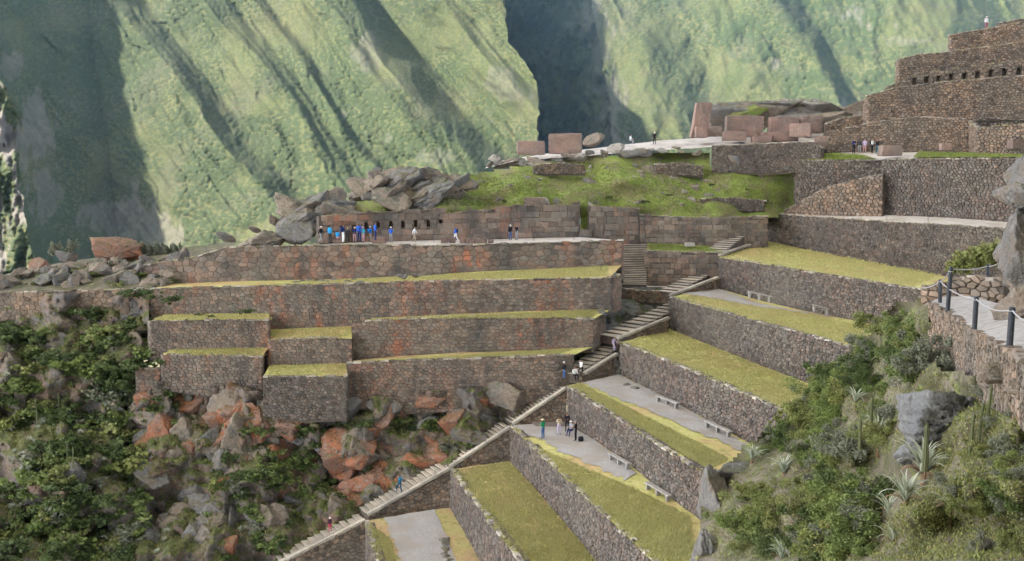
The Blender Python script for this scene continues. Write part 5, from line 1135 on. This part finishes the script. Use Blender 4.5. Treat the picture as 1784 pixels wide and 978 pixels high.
# ---------------------------------------------------------------- people
CLO = {}
def cm(c):
    if c not in CLO: CLO[c] = flat_mat('cloth_%d' % len(CLO), c, .85)
    return CLO[c]
SKIN = (.42, .25, .17); HAIR = (.03, .022, .018)
def body_mesh(pose):
    hip, kn, an, sh, el, ha, hd = pose
    J = {'pel': (0, 0, .94), 'sp': (0, .01, 1.14), 'ch': (0, .0, 1.33), 'nk': (0, .01, 1.47), 'hd': (0, -.02, 1.58), 'ht': (0, -.01, 1.69)}
    off = hip
    lean = hd
    for k in ('sp', 'ch', 'nk', 'hd', 'ht'):
        x, y, z = J[k]; J[k] = (x, y - lean * (z - .94), z)
    J = {k: Vector(v) + Vector((0, 0, off)) for k, v in J.items()}
    E = [('pel', 'sp'), ('sp', 'ch'), ('ch', 'nk'), ('nk', 'hd'), ('hd', 'ht')]; Rr = {'pel': .155, 'sp': .135, 'ch': .16, 'nk': .055, 'hd': .10, 'ht': .075}
    for i, s in enumerate((-1, 1)):
        n = 'lr'[i]; J['s' + n] = J['ch'] + Vector((s * .185, 0, .07)); J['e' + n] = J['s' + n] + Vector((s * el[i][0], el[i][1], el[i][2])); J['w' + n] = J['e' + n] + Vector((s * ha[i][0], ha[i][1], ha[i][2]))
        J['p' + n] = J['pel'] + Vector((s * .1, 0, -.06)); J['k' + n] = J['p' + n] + Vector(kn[i]) ; J['a' + n] = J['k' + n] + Vector(an[i]); J['t' + n] = J['a' + n] + Vector((s * .02, -.17, -.045))
        E += [('ch', 's' + n), ('s' + n, 'e' + n), ('e' + n, 'w' + n), ('pel', 'p' + n), ('p' + n, 'k' + n), ('k' + n, 'a' + n), ('a' + n, 't' + n)]
        Rr.update({'s' + n: .075, 'e' + n: .052, 'w' + n: .036, 'p' + n: .095, 'k' + n: .068, 'a' + n: .05, 't' + n: .04})
    names = list(J); me = bpy.data.meshes.new('person'); me.from_pydata([J[k] for k in names], [(names.index(a), names.index(b)) for a, b in E], [])
    o = bpy.data.objects.new('person_frame', me); col.objects.link(o); o.modifiers.new('s', 'SKIN'); sub = o.modifiers.new('u', 'SUBSURF'); sub.levels = 1; sub.render_levels = 1
    sv = me.skin_vertices[0].data
    for i, k in enumerate(names): sv[i].radius = (Rr[k], Rr[k] * (.72 if k in ('pel', 'sp', 'ch') else 1)); sv[i].use_root = (k == 'pel')
    dg = bpy.context.evaluated_depsgraph_get(); out = bpy.data.meshes.new_from_object(o.evaluated_get(dg)); out.name = 'person'
    bpy.data.objects.remove(o)
    bm = bmesh.new(); bm.from_mesh(out)
    def part(v):
        best, bd = None, 9
        for a, b in E:
            p, q = J[a], J[b]; d = q - p; t = max(0, min(1, (v - p).dot(d) / max(1e-6, d.dot(d)))); r = (v - (p + d * t)).length
            if r < bd: best, bd, bt = (a, b), r, t
        a, b = best
        if b in ('hd', 'ht') or a == 'nk': return 4 if (v.z > J['hd'].z + .03 and v.y > J['hd'].y - .055) or v.z > J['hd'].z + .07 or v.y > J['hd'].y + .04 else 0
        if b[0] == 'w': return 0 if bt > .9 else 1
        if b[0] == 't': return 3
        if b[0] in 'kap' and b != 'pel' and a != 'ch': return 2
        if best == ('pel', 'sp') and bt < .15: return 2
        return 1
    for f in bm.faces: f.material_index = part(f.calc_center_median()); f.smooth = True
    for n, s in (('l', -1), ('r', 1)):                                        # hands: palm and five unequal bent fingers
        w = J['w' + n]; d = (w - J['e' + n]).normalized(); x = d.cross(Vector((0, 1, .2))).normalized(); y = d.cross(x)
        for fi, (o_, L, sp) in enumerate(((-.030, .075, 0), (-.010, .085, 0), (.010, .080, 0), (.028, .065, 0), (-.04, .05, -.8))):
            p0 = w + x * o_ + d * (.055 if fi < 4 else .01); dd = (d + x * sp).normalized(); prev = None
            for k, t in enumerate((-.06 if fi < 4 else -.01, .0, L * .55, L)):
                c = p0 + dd * t + y * (.018 * k * k * .35); rad = .012 if k < 3 else .007
                ring = [bm.verts.new(c + (x * math.cos(q * 1.5708) + y * math.sin(q * 1.5708)) * rad) for q in range(4)]
                if prev:
                    for q in range(4): bm.faces.new((prev[q], prev[(q + 1) % 4], ring[(q + 1) % 4], ring[q])).material_index = 0
                prev = ring
            bm.faces.new(prev)
    h = J['hd']                                                               # nose, eyes, mouth, ears
    for dx, dy, dz, r, mi in ((0, -.105, 0, .018, 0), (-.035, -.092, .03, .011, 3), (.035, -.092, .03, .011, 3), (0, -.096, -.05, .014, 3), (-.1, 0, 0, .022, 0), (.1, 0, 0, .022, 0)):
        g = bmesh.ops.create_icosphere(bm, subdivisions=1, radius=r, matrix=Matrix.Translation(h + Vector((dx, dy, dz))))
        for v in g['verts']:
            for f in v.link_faces: f.material_index = mi
    bm.to_mesh(out); bm.free(); out['head'] = tuple(J['ht']); out['chest'] = tuple(J['ch'])
    for k in range(5): out.materials.append(cm(SKIN))
    return out
S_ARM = [(.05, .02, -.27)] * 2; S_HA = [(.01, -.06, -.24)] * 2; S_K = [(-.02, -.02, -.42), (.02, -.02, -.42)]; S_A = [(-.01, .03, -.41), (.01, .03, -.41)]
POSE = {'stand': (0, S_K, S_A, 0, S_ARM, S_HA, 0), 'arms': (0, S_K, S_A, 0, [(.06, .0, -.26)] * 2, [(-.12, -.2, .02)] * 2, .03),
        'photo': (0, S_K, S_A, 0, [(.08, -.10, -.22), (.06, -.02, -.26)], [(-.12, -.14, .2), (-.05, -.2, .04)], 0),
        'walk': (-.02, [(-.02, -.16, -.39), (.02, .12, -.40)], [(0, .06, -.41), (0, .22, -.35)], 0, [(.05, .14, -.24), (.05, -.1, -.25)], [(0, -.02, -.25), (0, -.15, -.2)], .06),
        'sit': (-.42, [(-.05, -.42, .02), (.05, -.42, .02)], [(0, -.04, -.43), (0, -.02, -.43)], 0, [(.05, -.06, -.26)] * 2, [(-.04, -.22, -.06)] * 2, .1),
        'climb': (-.02, [(-.02, -.3, -.28), (.02, .03, -.42)], [(0, .05, -.41), (0, .1, -.40)], 0, [(.05, .1, -.25), (.05, -.12, -.23)], [(0, -.06, -.23), (0, -.17, -.18)], .14)}
BODY = {k: body_mesh(v) for k, v in POSE.items()}
for k in BODY: BODY[k]['low'] = min(v.co.z for v in BODY[k].vertices)
V, Fc = ICO[2]; HV = V.copy(); HV[:, 2] = np.maximum(HV[:, 2], -.12) * .8
HATM = {}
def hat_mesh(c, brim):
    if (c, brim) not in HATM:
        Vh = [tuple(v * .112) for v in HV]; Fh = [tuple(int(i) for i in f) for f in Fc]
        if brim:
            b = len(Vh); Vh += [(r * math.cos(a * .5236), r * math.sin(a * .5236) * 1.05, z) for r, z in ((.10, 0.0), (.19, -.02), (.10, -.015)) for a in range(12)]
            Fh += [(b + q * 12 + a, b + q * 12 + (a + 1) % 12, b + q * 12 + 12 + (a + 1) % 12, b + q * 12 + 12 + a) for q in (0, 1) for a in range(12)]
        else:
            b = len(Vh); Vh += [(-.08, -.07, 0), (.08, -.07, 0), (.06, -.19, -.015), (-.06, -.19, -.015)]; Fh.append((b, b + 1, b + 2, b + 3))
        HATM[c, brim] = mesh_np('hat', Vh, Fh, cm(c), None, True)
    return HATM[c, brim]
BAG = {}
def bag_mesh(c):
    if c not in BAG:
        Vb, Fb = ICO[3]; Vb = np.sign(Vb) * np.abs(Vb) ** .55; BAG[c] = mesh_np('backpack', Vb * np.array([.15, .09, .22]), Fb, cm(c), None, True)
    return BAG[c]
def person(px, py, face, pose, top, legs, label, hat=None, brim=False, pack=None, h=1.7, Y=None, hair=HAIR, group=None):
    me = BODY[pose]; c = P(px, py, Y) if Y else hit(px, py); s = h / 1.76
    o = obj('person', me, None, c - Vector((0, 0, me['low'] * s))); o.scale = (s, s, s); o.rotation_euler = (0, 0, face)
    for i, cc in enumerate((SKIN, top, legs, (.05, .045, .04), hair)):
        o.material_slots[i].link = 'OBJECT'; o.material_slots[i].material = cm(cc)
    tag(o, label, 'person', group); hd = Vector(me['head']); ch = Vector(me['chest'])
    if hat: obj('hat', hat_mesh(hat, brim), o, hd + Vector((0, -.01, -.045)))
    if pack: obj('backpack', bag_mesh(pack), o, ch + Vector((0, .21, -.08)))
    return o
BLU, CYA, NAV, BLK, WHT, KHA, JEA, PNK, GRY_, DRK, GRN, LIL = (.03, .12, .55), (.03, .30, .62), (.015, .03, .12), (.012, .012, .015), (.75, .75, .74), (.42, .36, .27), (.06, .12, .25), (.50, .30, .30), (.30, .30, .31), (.05, .05, .055), (.02, .26, .10), (.50, .42, .56)
pi = math.pi
person(559, 424, 1.2, 'walk', BLK, GRY_, 'person in black with a white cap beside the rock wedge', WHT, h=1.62)
person(575, 424, 2.6, 'stand', CYA, DRK, 'person in a light blue jacket and dark trousers below the first niche')
person(588, 422, 2.9, 'sit', CYA, PNK, 'person in light blue seated on the low grey block', h=1.7, Y=102.4)
person(598, 423, 2.2, 'arms', NAV, WHT, 'person in navy with white trousers next to the seated person in blue', None, pack=NAV)
person(606, 423.5, -2.4, 'stand', DRK, DRK, 'person all in dark clothes with fair hair in the blue group', hair=(.4, .33, .22))
person(618, 423, .5, 'arms', NAV, PNK, 'person with a big white sun hat and pale trousers in the blue group', WHT, True)
person(626, 421, 2.8, 'stand', BLU, NAV, 'person in royal blue jacket and navy trousers in the blue group', pack=BLU)
person(633, 423, -.6, 'photo', (.04, .34, .48), PNK, 'person in turquoise jacket and pink trousers in the blue group', LIL)
person(645, 421.5, 2.4, 'stand', (.03, .2, .6), KHA, 'person in blue with white cap and khaki trousers beside the grey cut block', WHT, pack=(.03, .2, .6))
person(654, 419, 2.0, 'stand', BLU, NAV, 'person in blue at the right end of the blue group', h=1.68)
person(681, 423, 2.7, 'arms', BLU, GRY_, 'person in blue with white cap standing apart between the group and the walker', WHT)
person(722, 422, 1.3, 'walk', WHT, KHA, 'walker in white shirt, black backpack and khaki trousers before the niches', None, pack=BLK)
person(794, 422, -1.3, 'walk', BLU, WHT, 'walker in blue jacket and white trousers passing the broken edge blocks', None, pack=NAV)
person(889, 418.5, .6, 'stand', BLK, JEA, 'person in black with white cap and jeans, one of the pair by the orange stain', WHT)
person(900, 418, -.9, 'arms', BLK, GRY_, 'person in black with grey trousers, one of the pair by the orange stain')
person(1487, 268, .3, 'arms', NAV, BLK, 'person in a dark printed shirt standing before the enclosure wall', h=1.85)
person(1497, 267, 2.8, 'stand', DRK, GRY_, 'person in dark clothes behind the one in the printed shirt', h=1.75)
person(1506, 266.5, -.4, 'stand', LIL, PNK, 'person in pale lilac clothes among the visitors at the enclosure wall', h=1.75)
person(1519, 267, .8, 'photo', WHT, BLK, 'person in an open black and white top beside the squat rose block', h=1.8, pack=BLK)
person(1528, 268, -1.2, 'stand', BLK, (.04, .12, .13), 'person in black and teal next to the squat rose block', h=1.82)
person(1140, 252, 0, 'stand', BLK, BLK, 'lone person in black on the summit skyline', h=1.6, Y=127, hat=WHT)
person(1098, 251, 1.0, 'sit', WHT, GRY_, 'person in white seated on the summit rocks', h=1.6, Y=127)
person(1718, 51.5, .2, 'stand', WHT, (.30, .08, .12), 'person in white top and maroon skirt on the topmost wall', WHT, True, h=1.75, Y=136.4, pack=(.3, .08, .12))
person(946, 764, -2.3, 'arms', GRN, JEA, 'person in bright green top, jeans and straw hat by the long stone bench', (.62, .52, .34), True, h=1.72)
person(974, 757, .2, 'photo', (.55, .47, .32), LIL, 'person in a beige top with arms raised before the long stone bench', h=1.6)
person(988, 752, -.3, 'arms', BLK, BLK, 'person all in black with dark hair by the corner wall', h=1.68)
person(996, 758, -.8, 'sit', GRY_, NAV, 'seated person with a white cap on the lowest bench terrace', WHT, h=1.68)
person(1003, 768, -1.9, 'arms', BLK, BLK, 'person in long black clothes standing beside the dark bag', h=1.72, hat=(.3, .3, .32))
bg_ = obj('duffel_bag', bag_mesh(BLK), None, hit(1012, 769) + Vector((0, 0, .2))); bg_.scale = (1.5, 1.8, 1.05); tag(bg_, 'black square bag on the gravel beside the person in long black clothes', 'bag')
person(983, 661, -1.0, 'stand', BLK, JEA, 'person in black top and jeans with white cap on the stair landing', WHT, Y=88.9)
person(1001, 662, .4, 'sit', WHT, BLK, 'seated person in white and black at the foot of the stairs', h=1.7, Y=88.6)
person(1013, 657, -.9, 'climb', WHT, BLK, 'person in white top and dark trousers stepping onto the stairs', None, Y=89.2)
person(1069, 613, .8, 'climb', LIL, LIL, 'person in lilac on the stairs beside the terrace corner', None, h=1.5, Y=93.6)
person(697, 859, -1.0, 'climb', (.02, .14, .22), (.03, .08, .15), 'walker in dark teal with a blue pack on the stairs above the gravel yard', None, pack=(.12, .28, .42), Y=82.6)
person(575, 926, .6, 'stand', (.08, .03, .05), (.50, .03, .10), 'child in black and crimson with white cap on the lowest stairs', WHT, h=1.25, Y=79.2)
# ---------------------------------------------------------------- air between here and the mountains
hb = obj('haze', box_mesh('haze', (-2500, 2500), (-200, 5200), (-142, 900), None))
hm = bpy.data.materials.new('thin_haze'); hm.use_nodes = True; t = hm.node_tree; t.nodes.clear()
pv = t.nodes.new('ShaderNodeVolumePrincipled'); pv.inputs['Color'].default_value = (.42, .70, .95, 1); pv.inputs['Density'].default_value = .00003; pv.inputs['Anisotropy'].default_value = .1
mo = t.nodes.new('ShaderNodeOutputMaterial'); t.links.new(pv.outputs[0], mo.inputs['Volume'])
hb.data.materials.clear(); hb.data.materials.append(hm); tag(hb, 'thin bluish haze filling the valley air', 'haze', None, 'stuff')
# clouds out of view: one shading the ruins, then an added deck
def cloud(label, cx, cy, cz, sx, sy, sz, seed):
    m, tt, p = new_mat('cloud', 1); tt.nodes.remove(p)
    d = tt.nodes.new('ShaderNodeBsdfDiffuse'); d.inputs[0].default_value = (.93, .91, .87, 1); tr = tt.nodes.new('ShaderNodeBsdfTranslucent'); tr.inputs[0].default_value = (.93, .91, .87, 1)
    ms = tt.nodes.new('ShaderNodeMixShader'); ms.inputs[0].default_value = .5; tt.links.new(d.outputs[0], ms.inputs[1]); tt.links.new(tr.outputs[0], ms.inputs[2]); tt.links.new(ms.outputs[0], tt.nodes['Material Output'].inputs[0])
    V, Fc = ICO[5]; V = V.copy(); V *= (1 + .28 * noise3(V, 1.3, seed) + .1 * noise3(V, 4, seed + 2))[:, None]; V[:, 2] = np.where(V[:, 2] < -.25, -.25, V[:, 2])
    o = obj('cloud', mesh_np('cloud', V * np.array([sx, sy, sz]), Fc, m, None, True), None, (cx, cy, cz)); tag(o, label, 'cloud')
k = 1150 / SUN.z
c0 = Vector((15, 60, 0)) + SUN * k
cloud('broad cloud drifting far left of the ruins and shading them', c0.x, c0.y, c0.z, 300, 260, 60, 5)
for i, (x, y, sx, sy) in enumerate(((-1150, -250, 520, 480), (-250, -350, 560, 520), (650, -200, 520, 500), (-700, -1100, 700, 420), (500, -1100, 700, 420))):  # unseen deck added to give the ruins a neutral, diffuse fill light
    cloud(('unseen cloud added left of the ruins for neutral fill light', 'unseen cloud added high above the viewpoint for neutral fill light', 'unseen cloud added right of the ruins for neutral fill light', 'unseen long cloud added for fill light behind the viewpoint towards the sun', 'unseen long cloud added for fill light behind the viewpoint away from the sun')[i], x, y, 1250 + 40 * i, sx, sy, 80, 11 + i)
